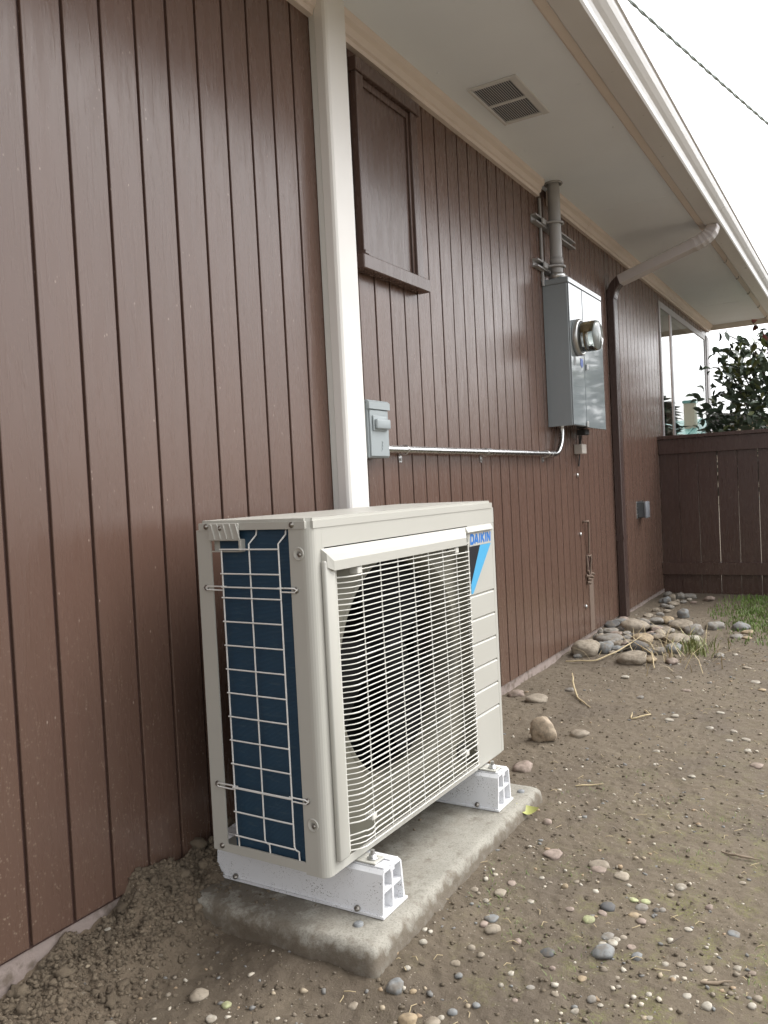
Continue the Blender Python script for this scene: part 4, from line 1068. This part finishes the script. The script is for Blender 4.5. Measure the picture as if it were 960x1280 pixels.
special = {0: 'large round tan river stone at the near left end of the stone pile', 3: 'long tan river stone lying lowest at the front of the stone pile', 1: 'blue grey river stone tucked beside the large round tan one',
           5-1: 'big tan grey river stone right below the brown downspout', 18: 'large speckled tan river stone on the right of the pile', 21: 'long flat tan river stone at the rear right of the pile', 23: 'upright blue grey stone standing alone behind the pile',
           20: 'whitish round river stone at the right edge of the pile', 19: 'blue grey oval river stone at the front right of the pile', 11: 'dark rough river stone in the middle of the pile', 10: 'flat ochre river stone in the middle of the pile',
           2: 'large grey river stone against the wall end of the pile'}
made = []
def shape_word(wd, hg, nm=('low', 'rounded', 'tall')): return nm[0] if hg/wd < 0.5 else (nm[1] if hg/wd < 0.85 else nm[2])
for i, (x, y, wd, hg, c) in enumerate(PILE):
    far = i >= 33
    if i in special: lb = special[i]
    elif far: lb = '%s %s river stone in the heap by the fence corner' % (shape_word(wd, hg), CN[c])
    else: lb = '%s %s river stone %s' % (shape_word(wd, hg), CN[c], 'against the wall behind the pile' if y > -0.12 else ('in the front of the pile' if x < 4.5 else ('in the middle of the pile' if x < 4.9 else 'at the back of the pile below the downspout')))
    grp = ('river stones in the far heap by the fence' if far else 'river stones piled below the downspout')
    made.append(stone('river_stone', x, y, wd*1.12, hg*1.25, c, lb, 'stone', grp, 0.26, True))
sp2 = {0: 'blue grey river stone on the edge of the grass patch', 1: 'ochre pebble beside the blue grey stone on the grass', 2: 'orange tan pebble in front of the grass patch', 5: 'flat tan stone on bare soil by the wall beyond the unit',
       6: 'rough angular tan rock on the soil just beyond the unit', 7: 'half buried brown stone behind the far end of the pad', 8: 'flat tan stone on the soil right of the rough rock'}
# smaller stones filling the gaps of the pile
fr = random.Random(5)
for k in range(34):
    x = 4.12 + fr.random()*1.05; y = -0.06 - fr.random()*(0.40 if x < 4.9 else 0.3); s_ = fr.uniform(0.035, 0.075); c = fr.choice('tggbdpto')
    lb = 'small %s stone %s' % (CN[c], 'wedged at the wall side of the pile' if y < -0.0 and y > -0.16 else ('wedged in the near part of the pile' if x < 4.5 else ('wedged among the middle stones of the pile' if x < 4.85 else 'wedged at the far side of the pile')))
    made.append(stone('river_stone', x, y, s_, s_*fr.uniform(0.5, 0.8), c, lb, 'stone', 'river stones piled below the downspout', 0.2, True, 0.008*fr.random()))
for i, (x, y, wd, hg, c) in enumerate(SPREAD):
    big = wd > 0.030 and hg > 0.02
    lb = sp2.get(i)
    if lb is None:
        zone = 'at the bottom edge' if x < 1.38 else ('in foreground soil' if x < 1.62 else ('level with the pad' if x < 2.1 else ('past the pad' if x < 3.0 else ('beyond the unit' if x < 4.2 else 'near the stone pile'))))
        side = 'left' if (x < 1.3 and y > -0.55) else ('near side' if y > -0.75 else ('mid yard' if y > -1.0 else 'right side'))
        size = 'larger' if wd > 0.028 else ('small' if wd > 0.017 else 'tiny')
        lb = '%s %s %s pebble %s, %s' % (size, shape_word(wd, hg, ('flat', 'oval', 'round')), CN[c], zone, side)
    if i == 6: stone('rough_rock', x, y, wd*1.0, hg*1.25, c, lb, 'rock', None, 0.18, True)
    else: made.append(stone('pebble', x, y, wd*1.05, hg*1.1, c, lb, 'stone', 'pebbles lying in the bare soil', 0.46, big))
# where two look alike, say which is which by their place in the view
byl = {}
for o in made: byl.setdefault(o['label'], []).append(o)
def view_x(o):
    d = Vector(o.location)-Vector((0, -1.42231, 1.03668)); return d.dot(rv)/d.dot(fv)
for lb, os_ in byl.items():
    if len(os_) < 2: continue
    os_.sort(key=view_x); n_ = len(os_)
    words = {2: ('left one', 'right one'), 3: ('leftmost', 'middle one', 'rightmost'), 4: ('leftmost', 'second from left', 'third from left', 'rightmost')}.get(n_)
    for k, o in enumerate(os_):
        o['label'] = '%s, %s' % (lb, words[k] if words else ('leftmost of the row' if k == 0 else ('rightmost of the row' if k == n_-1 else ('second', 'third', 'fourth', 'fifth', 'sixth', 'seventh', 'eighth', 'ninth')[min(k-1, 7)]+' from left')))

# gravel chips and soil crumbs: uncountable
def scatter(name, n, m, sizes, dens, seed, flat=0.6, sub=1):
    rr = np.random.RandomState(seed)
    bm = bmesh.new(); bmesh.ops.create_icosphere(bm, subdivisions=sub, radius=1.0); bm.verts.index_update()
    bv = np.array([v.co[:] for v in bm.verts]); bf = np.array([[v.index for v in f.verts] for f in bm.faces]); bm.free()
    X, Y, Sz = dens(rr, n, sizes)
    Z = gz(X, Y); n = len(X); nv = len(bv)
    ang = rr.uniform(0, 6.28, n); sx = Sz*rr.uniform(.7, 1.3, n); sy = Sz*rr.uniform(.7, 1.1, n); sz = Sz*flat*rr.uniform(.6, 1.3, n)
    jit = 1 + rr.uniform(-.42, .36, (n, nv, 1))
    V = bv[None]*jit
    vx = V[..., 0]*sx[:, None]; vy = V[..., 1]*sy[:, None]
    out = np.stack([X[:, None]+vx*np.cos(ang)[:, None]-vy*np.sin(ang)[:, None], Y[:, None]+vx*np.sin(ang)[:, None]+vy*np.cos(ang)[:, None], Z[:, None]+V[..., 2]*sz[:, None]+(sz*0.25)[:, None]], -1).reshape(-1, 3)
    F = (bf[None]+(np.arange(n)*nv)[:, None, None]).reshape(-1, 3)
    me = bpy.data.meshes.new(name)
    me.vertices.add(len(out)); me.vertices.foreach_set('co', out.ravel())
    me.loops.add(F.size); me.loops.foreach_set('vertex_index', F.ravel().astype(np.int32))
    me.polygons.add(len(F)); me.polygons.foreach_set('loop_start', np.arange(0, F.size, 3, dtype=np.int32)); me.polygons.foreach_set('loop_total', np.full(len(F), 3, dtype=np.int32))
    me.update(calc_edges=True)
    me.materials.append(m)
    o = link(name, me); o['kind'] = 'stuff'
    return o
def offpad(X, Y): return ~((np.abs(X-1.76) < 0.46) & (np.abs(Y+0.325) < 0.25))
def dyard(rr, n, sizes):
    X = 0.9 + (rr.uniform(0, 1, n)**1.7)*5.2; Y = -rr.uniform(0.05, 2.25, n)
    Sz = sizes[0] + (sizes[1]-sizes[0])*rr.uniform(0, 1, n)**3.0
    k = offpad(X, Y) & (rr.uniform(0, 1, n) < 0.35+0.65*np.clip((-Y-0.35)/0.4, 0, 1)); k &= fbm(X, Y, 5, 3, 61) > rr.uniform(-0.45, 0.25, n)
    return X[k], Y[k], Sz[k]
def dheap(rr, n, sizes):
    X = rr.uniform(0.75, 1.9, n); Y = -np.abs(rr.normal(0, 0.085, n))-0.003
    Sz = sizes[0] + (sizes[1]-sizes[0])*rr.uniform(0, 1, n)**7
    k = ~((np.abs(X-1.76) < 0.43) & (np.abs(Y+0.325) < 0.225)); return X[k], Y[k], Sz[k]
def dcrumb(rr, n, sizes):
    X = 0.85 + (rr.uniform(0, 1, n)**1.6)*4.6; Y = -rr.uniform(0.02, 2.1, n)
    Sz = sizes[0] + (sizes[1]-sizes[0])*rr.uniform(0, 1, n)**4.0
    k = offpad(X, Y); return X[k], Y[k], Sz[k]
def mat_chip():
    g = Nt('gravel_chip'); q_ = g.n('ShaderNodeNewGeometry').outputs['Random Per Island']
    cr = g.n('ShaderNodeValToRGB'); g.L(q_, cr.inputs[0]); cr.color_ramp.interpolation = 'CONSTANT'
    e_ = cr.color_ramp.elements
    cols = [(0.17, 0.14, 0.105), (0.23, 0.195, 0.15), (0.20, 0.20, 0.19), (0.34, 0.28, 0.20), (0.46, 0.41, 0.33), (0.17, 0.165, 0.155), (0.30, 0.22, 0.14), (0.46, 0.42, 0.35)]
    e_[0].color = (*cols[0], 1); e_[1].position = 1/8; e_[1].color = (*cols[1], 1)
    for i in range(2, 8): x_ = e_.new(i/8); x_.color = (*cols[i], 1)
    g.col(cr.outputs[0]); g.setv(Roughness=0.85); return g.m
def mat_crumb(ca, cb):
    g = Nt('soil_crumb'); q_ = g.n('ShaderNodeNewGeometry').outputs['Random Per Island']
    g.col(g.mix(q_, ca, cb)); g.setv(Roughness=0.95); g.bump(g.noise(420, 5, 0.7), 0.9, 0.004); return g.m
m_chip = mat_chip(); m_crumb = mat_crumb((0.115, 0.088, 0.060), (0.215, 0.170, 0.118)); m_crumb2 = mat_crumb((0.100, 0.078, 0.053), (0.175, 0.140, 0.098))
scatter('gravel', 15000, m_chip, (0.0010, 0.0080), dyard, 5, 0.55)
scatter('soil_crumbs', 21000, m_crumb2, (0.0009, 0.0065), dcrumb, 6, 0.55)
scatter('soil_clods', 26000, m_crumb, (0.0010, 0.0075), dheap, 8, 0.75)
scatter('large_clods', 420, m_crumb, (0.006, 0.019), dheap, 18, 0.8, 2)
def dpad(rr, n, sizes):
    X = rr.uniform(1.34, 2.18, n); Y = -0.095-np.abs(rr.normal(0, 0.10, n)); k = (Y > -0.54) & ((X < 1.395) | ((X > 1.51) & (X < 2.0)) | (X > 2.11)); X, Y = X[k], Y[k]
    return X, Y, sizes[0]+(sizes[1]-sizes[0])*rr.uniform(0, 1, len(X))**4
_g = gz
gz = lambda x, y: np.full(np.shape(x), 0.1485)
scatter('spilled_soil', 1600, m_crumb, (0.001, 0.006), dpad, 9, 0.6)
gz = _g

# ------------------------------------------------------------------ grass, straw, twigs, leaf
def blades(name, n, m, place, hmin, hmax, wid, seed, lean=0.5):
    rr = random.Random(seed); q = MB()
    for _ in range(n):
        x, y = place(rr)
        z = G2(x, y) - 0.004; h = rr.uniform(hmin, hmax); a = rr.uniform(0, 6.28); l = rr.uniform(0.05, lean)*h
        dx, dy = math.cos(a)*l, math.sin(a)*l; px, py = -math.sin(a)*wid, math.cos(a)*wid
        q.add([(x-px, y-py, z), (x+px, y+py, z), (x+dx*.4+px*.8, y+dy*.4+py*.8, z+h*.6), (x+dx*.4-px*.8, y+dy*.4-py*.8, z+h*.6), (x+dx*1.3, y+dy*1.3, z+h)], [(0, 1, 2, 3), (3, 2, 4)])
    me = bpy.data.meshes.new(name); me.from_pydata(q.v, [], q.f); me.materials.append(m)
    o = link(name, me); o['kind'] = 'stuff'; return o
zg_ = {}
def G2(x, y):
    k = (round(x/0.02), round(y/0.02))
    if k not in zg_: zg_[k] = G(k[0]*0.02, k[1]*0.02)
    return zg_[k]
m_grass = mat_leaf('grass', (0.12, 0.21, 0.035), (0.20, 0.27, 0.07), 0.5)
m_straw = simple('dry_straw', (0.46, 0.37, 0.22), 0.7, var=0.2, sc=40)
def pg(rr):
    while True:
        x = rr.uniform(4.75, 6.5); y = -rr.uniform(0.42, 2.4)
        dens = min(1, max(0, (-y-0.44-0.30*max(0, 5.6-x))/0.25)) * (1 if x > 5.1 else 0.5)
        n_ = vn(np.array([x*5]), np.array([y*5]), 71)[0] + 0.5
        if rr.random() < dens*(0.25+0.9*n_): return x, y
blades('grass', 14000, m_grass, pg, 0.010, 0.034, 0.0028, 3)
def pm(rr):
    while True:
        x = rr.uniform(1.35, 2.6); y = -rr.uniform(0.6, 1.5)
        n_ = vn(np.array([x*9]), np.array([y*9]), 72)[0] + 0.5
        if n_ > 0.62 and rr.random() < (n_-0.5)*2: return x, y
blades('sparse_grass', 900, m_grass, pm, 0.004, 0.014, 0.0008, 4, 1.6)
def ps(rr): return rr.gauss(4.35, 0.22), min(-0.12, rr.gauss(-0.48, 0.12))
blades('dry_grass', 80, m_straw, ps, 0.04, 0.13, 0.0022, 5, 2.2)
blades('weeds', 160, mat_leaf('weed', (0.16, 0.20, 0.05), (0.24, 0.24, 0.09), 0.5), lambda rr: (rr.gauss(4.55, 0.10), rr.gauss(-0.57, 0.06)), 0.03, 0.085, 0.003, 6, 1.0)
def lit(rr):
    x = 0.95+(rr.random()**1.5)*4.5; y = -rr.uniform(0.5, 1.5); return x, y
q = MB(); rr = random.Random(44)
for _ in range(300):
    x, y = lit(rr); a = rr.uniform(0, 6.28); l = rr.uniform(0.006, 0.03); z = G(x, y)+0.003
    q.tube([(x, y, z), (x+math.cos(a)*l*.5, y+math.sin(a)*l*.5, z+0.002+rr.random()*0.002), (x+math.cos(a+.3)*l, y+math.sin(a+.3)*l, z)], 0.0008, 4)
o = link('plant_litter', q.mesh('plant_litter', m_straw)); o['kind'] = 'stuff'
def twig(name, pts, r_, m, label):
    P = [(x, y, G(x, y)+dz) for x, y, dz in pts]
    # subdivide for a slightly crooked run
    Q = []
    for a, b in zip(P, P[1:]):
        for k in range(4):
            t = k/4; Q.append(tuple(a[i]+(b[i]-a[i])*t+random.uniform(-1, 1)*r_*0.5 for i in range(3)))
    Q.append(P[-1]); n_ = len(Q)
    rad = [r_*(0.7+0.3*math.sin(math.pi*i/(n_-1)))*(1 if i < n_-2 else .6) for i in range(n_)]
    q = MB().tube(Q, rad, 7)
    return solo(name, q, m, label, 'twig', P[0])
m_twig = simple('twig_bark', (0.22, 0.17, 0.12), 0.85, var=0.3, sc=60)
m_twigd = simple('dark_twig_bark', (0.10, 0.08, 0.06), 0.85, var=0.3, sc=60)
twig('twig', [(1.545, -1.125, 0.005), (1.575, -1.175, 0.006)], 0.0034, m_twig, 'short stout brown twig on soil near the bottom right corner')
twig('twig', [(2.13, -1.075, 0.004), (2.115, -1.12, 0.006), (2.13, -1.165, 0.004)], 0.0030, m_twig, 'crooked pale twig on the soil at the right edge')
twig('twig', [(2.415, -0.614, 0.004), (2.455, -0.688, 0.006)], 0.0026, m_straw, 'straight straw coloured stick on the soil right of the pad')
twig('twig', [(1.655, -1.045, 0.006), (1.69, -1.068, 0.01)], 0.0020, m_twigd, 'tiny dark twig right of the big oval pebble')
twig('straw_stalk', [(3.70, -0.19, 0.03), (3.50, -0.26, 0.03), (3.36, -0.32, 0.008), (3.25, -0.41, 0.004)], 0.0040, m_straw, 'long curved straw stalk on the soil beyond the rough rock')
twig('straw_stalk', [(3.28, -0.62, 0.006), (3.20, -0.66, 0.014), (3.14, -0.60, 0.005), (3.22, -0.585, 0.01)], 0.0032, m_straw, 'bent hairpin straw stalk on the bare yard soil')
twig('straw_stalk', [(3.98, -0.50, 0.01), (4.20, -0.44, 0.03), (4.34, -0.30, 0.06)], 0.0038, m_straw, 'straw stalk leaning on the long front stone of the pile')
twig('straw_stalk', [(4.02, -0.05, 0.012), (4.05, -0.20, 0.01), (4.20, -0.28, 0.03), (4.42, -0.34, 0.07)], 0.0040, m_straw, 'long pale stalk curving round the front of the stone pile')
def leaf_shape(L_, Wd, fold, curl, n_=6):
    q = MB(); vs = []; fs = []
    for i in range(n_+1):
        t = i/n_; w_ = Wd*(math.sin(math.pi*min(1, t*0.97+0.03))**0.85)
        z = curl*L_*(t-0.5)**2*-1
        vs += [(t*L_, -w_, z+fold*w_), (t*L_, 0, z), (t*L_, w_, z+fold*w_)]
    for i in range(n_):
        a = i*3; fs += [(a, a+1, a+4, a+3), (a+1, a+2, a+5, a+4)]
    q.add(vs, fs, True); return q
fl = leaf_shape(0.062, 0.018, 0.35, -1.4).mesh('fallen_leaf', mat_leaf('yellow_green_leaf', (0.42, 0.44, 0.13), (0.36, 0.34, 0.12), 0.5))
lo = link('fallen_leaf', fl, None, (2.085, -0.55, G(2.085, -0.57)+0.018)); lo.rotation_euler = (0.35, 0.15, R(-70)); lo['label'] = 'fallen yellow green leaf on the soil beside the pad'; lo['category'] = 'leaf'

# ------------------------------------------------------------------ shrub behind the fence
sh = thing('garden_shrub', 'leafy dark green shrub with reddish tips rising behind the brown fence', 'shrub', (7.45, -1.0, 0.09))
def G3(x): return Vector(x)
rr = random.Random(21)
tq = MB()
for k in range(7):
    a = rr.uniform(0, 6.28); tx, ty = 7.45+0.45*math.cos(a), -1.0+0.6*math.sin(a)
    tq.tube([(7.45+rr.uniform(-.05, .05), -1.0+rr.uniform(-.06, .06), 0.0), (7.45+0.15*math.cos(a), -1.0+0.2*math.sin(a), 0.9), (tx, ty, 1.9)], [0.020, 0.015, 0.005], 6)
part('stem', tq, m_bark, sh)
mL = mat_leaf('shrub_leaf', (0.075, 0.112, 0.076), (0.135, 0.170, 0.105), 0.30)  # leaf colour lightened and greyed to carry the glare haze
mL2 = mat_leaf('shrub_leaf_light', (0.14, 0.17, 0.055), (0.19, 0.20, 0.08), 0.35)
mL3 = mat_leaf('shrub_leaf_red', (0.20, 0.045, 0.035), (0.17, 0.08, 0.05), 0.35)
base = [leaf_shape(1.0, 0.24, f_, c_, 4) for f_, c_ in ((0.3, 0.5), (0.5, 0.9), (0.15, 0.2))]
lms = {}
def in_crown(p):
    d = ((p.x-7.5)/0.62)**2 + ((p.y+0.98)/0.86)**2 + ((p.z-1.45)/0.80)**2
    return d
from mathutils import noise as mn
def leaf_at(rr):
    while True:
        p = Vector((rr.uniform(6.85, 8.15), rr.uniform(-1.9, -0.15), rr.uniform(0.5, 2.3)))
        d = in_crown(p)
        lim = 1.0 + 0.55*mn.noise(p*2.6+Vector((3, 1, 7)))
        if d < lim and (d > 0.25 or rr.random() < 0.25) and mn.noise(p*4.2) > -0.28 - 0.15*rr.random(): return p
Q = {0: MB(), 1: MB()}
nleaf = 4600
for k in range(nleaf):
    p = leaf_at(rr); s_ = rr.uniform(0.055, 0.105)
    out = (p-Vector((7.5, -1.0, 1.3))).normalized()
    dirv = (out*0.6+Vector((rr.uniform(-1, 1), rr.uniform(-1, 1), rr.uniform(-0.7, 0.8)))).normalized()
    rot = dirv.to_track_quat('X', 'Z') 
    from mathutils import Quaternion
    rot = rot @ Quaternion((1, 0, 0), rr.uniform(-1.2, 1.2))
    b_ = base[k % 3]
    tip = p.z > 1.75 and rr.random() < 0.25
    if k < 180 and p.x < 7.5 and p.z > 1.25:
        key = (k % 3, 2 if (p.z > 1.95 and rr.random() < 0.5) else (1 if rr.random() < 0.22 else 0))
        if key not in lms: lms[key] = b_.mesh('leaf', (mL, mL2, mL3)[key[1]])
        o = link('leaf', lms[key], sh, p-Vector((7.45, -1.0, 0.09))); o.scale = (s_*1.15,)*3; o.rotation_euler = rot.to_euler()
        continue
    q = Q[1 if (tip or rr.random() < 0.12) else 0]
    q.add([p + rot @ (Vector(v)*s_) for v in b_.v], b_.f, True)
def raw(q, name, m):
    me = bpy.data.meshes.new(name); d = Vector((7.45, -1.0, 0.09)); me.from_pydata([tuple(Vector(v)-d) for v in q.v], [], q.f); me.polygons.foreach_set('use_smooth', [True]*len(me.polygons)); me.materials.append(m)
    o = link(name, me, sh); o['kind'] = 'stuff'; return o
raw(Q[0], 'foliage', mL); raw(Q[1], 'young_foliage', mL2)
for (y, z, rz) in ((-0.20, 1.95, 0.5), (-0.30, 2.06, 2.2), (-0.42, 2.15, -0.8), (-0.36, 2.20, 1.2), (-0.25, 1.87, 2.9)):
    key = (0, 0)
    if key not in lms: lms[key] = base[0].mesh('leaf', mL)
    o = link('leaf', lms[key], sh, Vector((7.4, y, z))-Vector((7.45, -1.0, 0.09))); o.scale = (0.09,)*3; o.rotation_euler = (1.2, rz, 0.3)
tq = MB()
for (y, z) in ((-0.42, 2.16), (-0.26, 1.95), (-0.60, 2.25), (-0.36, 2.2)):
    tq.tube([(7.45, -0.75, 1.6), (7.42, (y-0.75)/2-0.03, z-0.14), (7.4, y, z)], [0.006, 0.004, 0.002], 5)
part('shoot', tq, m_bark, sh)
for (y, z, rz) in ((-0.66, 2.20, 0.4), (-0.70, 2.12, 1.9), (-0.62, 2.24, 2.8), (-0.74, 2.17, 3.6)):
    key = (0, 2)
    if key not in lms: lms[key] = base[0].mesh('leaf', mL3)
    o = link('leaf', lms[key], sh, Vector((7.3, y, z))-Vector((7.45, -1.0, 0.09))); o.scale = (0.085,)*3; o.rotation_euler = (0.8, rz, 0.6)

# ------------------------------------------------------------------ service drop overhead, neighbours
P1, P2 = Vector((7.97, 0.415, 5.47)), Vector((11.0, -0.462, 5.152))
dv = P2-P1
line = thing('power_line', 'twisted grey overhead service cable crossing the white sky', 'power line', P1)
for ph in range(2):
    q = MB(); pts = []
    ex_ = dv.normalized().orthogonal().normalized(); ey_ = dv.normalized().cross(ex_)
    for k in range(260):
        t = -2.0 + 6.0*k/259; c_ = P1 + dv*t + Vector((0, 0, 0.035*(t-0.2)*(t-0.8)))
        a = 2*math.pi*(t*dv.length/0.34) + math.pi*ph; pts.append(c_ + (ex_*math.cos(a)+ey_*math.sin(a))*0.0075)
    q.tube(pts, 0.0105 if ph == 0 else 0.0085, 6); part('strand', q, m_line, line)

nb_ = thing('beige_neighbour_house', 'beige neighbour house seen in the gap between corner post and shrub', 'house', (27, 4.0, 0.09))
q = MB(); q.box(25, 31, 1.2, 9, 0.0, 2.35); part('wall', q, m_beige, nb_)
q = MB(); q.prism([(0.9, 2.36), (0.9, 2.46), (5.1, 3.1), (9.3, 2.46), (9.3, 2.36)], 'x', 24.7, 31.3); part('roof', q, m_roof, nb_)
tn = thing('teal_roofed_house', 'neighbour house with teal metal roof and beige chimney mirrored in the window', 'house', (48, -7.5, 0.09))
q = MB(); q.box(45, 53, -13.0, -3.2, 0.0, 2.75); part('wall', q, m_beige, tn)
q = MB(); q.prism([(44.4, 2.76), (44.4, 2.86), (49, 4.0), (53.6, 2.86), (53.6, 2.76)], 'y', -13.5, -2.8); part('roof', q, m_teal, tn)
for k in range(17):
    y = -13.3+0.65*k; q = MB(); q.prism([(44.4, 2.862), (44.4, 2.92), (49, 4.06), (49, 4.002)], 'y', y-0.03, y+0.03); part('roof_seam', q, m_teal, tn)
q = MB(); q.box(46.5, 47.3, -7.25, -6.7, 3.2, 4.75); part('chimney', q, m_beige, tn)
q = MB(); q.box(46.45, 47.35, -7.3, -6.65, 4.751, 4.9); part('chimney_cap', q, m_teal, tn)
# trees across the yard, seen as reflections in the panel door and the window
def far_tree(x, y, h, wdt, label, seed, m):
    t = thing('evergreen_tree', label, 'tree', (x, y, 0.09), 0, 'trees across the yard')
    q = MB().tube([(x, y, 0), (x+0.1, y, h*.5), (x, y, h*.96)], [0.16, 0.10, 0.02], 8); part('trunk', q, m_bark, t)
    rr = random.Random(seed); q = MB()
    for k in range(1500):
        z = rr.uniform(0.12, 1)*h; rad = wdt*(1-z/h)**0.8+0.05; a = rr.uniform(0, 6.28); r_ = rad*math.sqrt(rr.random())
        p = Vector((x+r_*math.cos(a), y+r_*math.sin(a), z-0.25*r_)); s_ = rr.uniform(0.12, 0.34)
        d_ = Vector((math.cos(a), math.sin(a), rr.uniform(-.5, .1))); u_ = Vector((-math.sin(a), math.cos(a), rr.uniform(-.3, .3)))
        q.add([p, p+d_*s_+u_*s_*.35, p+d_*s_*1.6, p+d_*s_-u_*s_*.35], [(0, 1, 2, 3)])
    me = bpy.data.meshes.new('crown'); me.from_pydata([tuple(Vector(v)-Vector((x, y, 0.09))) for v in q.v], [], q.f); me.materials.append(m)
    o = link('crown', me, t); o['kind'] = 'stuff'
m_ever = mat_leaf('evergreen', (0.035, 0.055, 0.030), (0.06, 0.085, 0.045), 0.6)
far_tree(19, -5.3, 3.7, 1.3, 'small evergreen across the yard, nearest to the teal roof', 31, m_ever)
far_tree(19, -2.75, 2.7, 0.7, 'low rounded evergreen across the yard, mirrored in the narrow window pane', 33, m_ever)
far_tree(15, -9.0, 5.4, 1.7, 'tall evergreen across the yard, mirrored in the panel door', 32, m_ever)
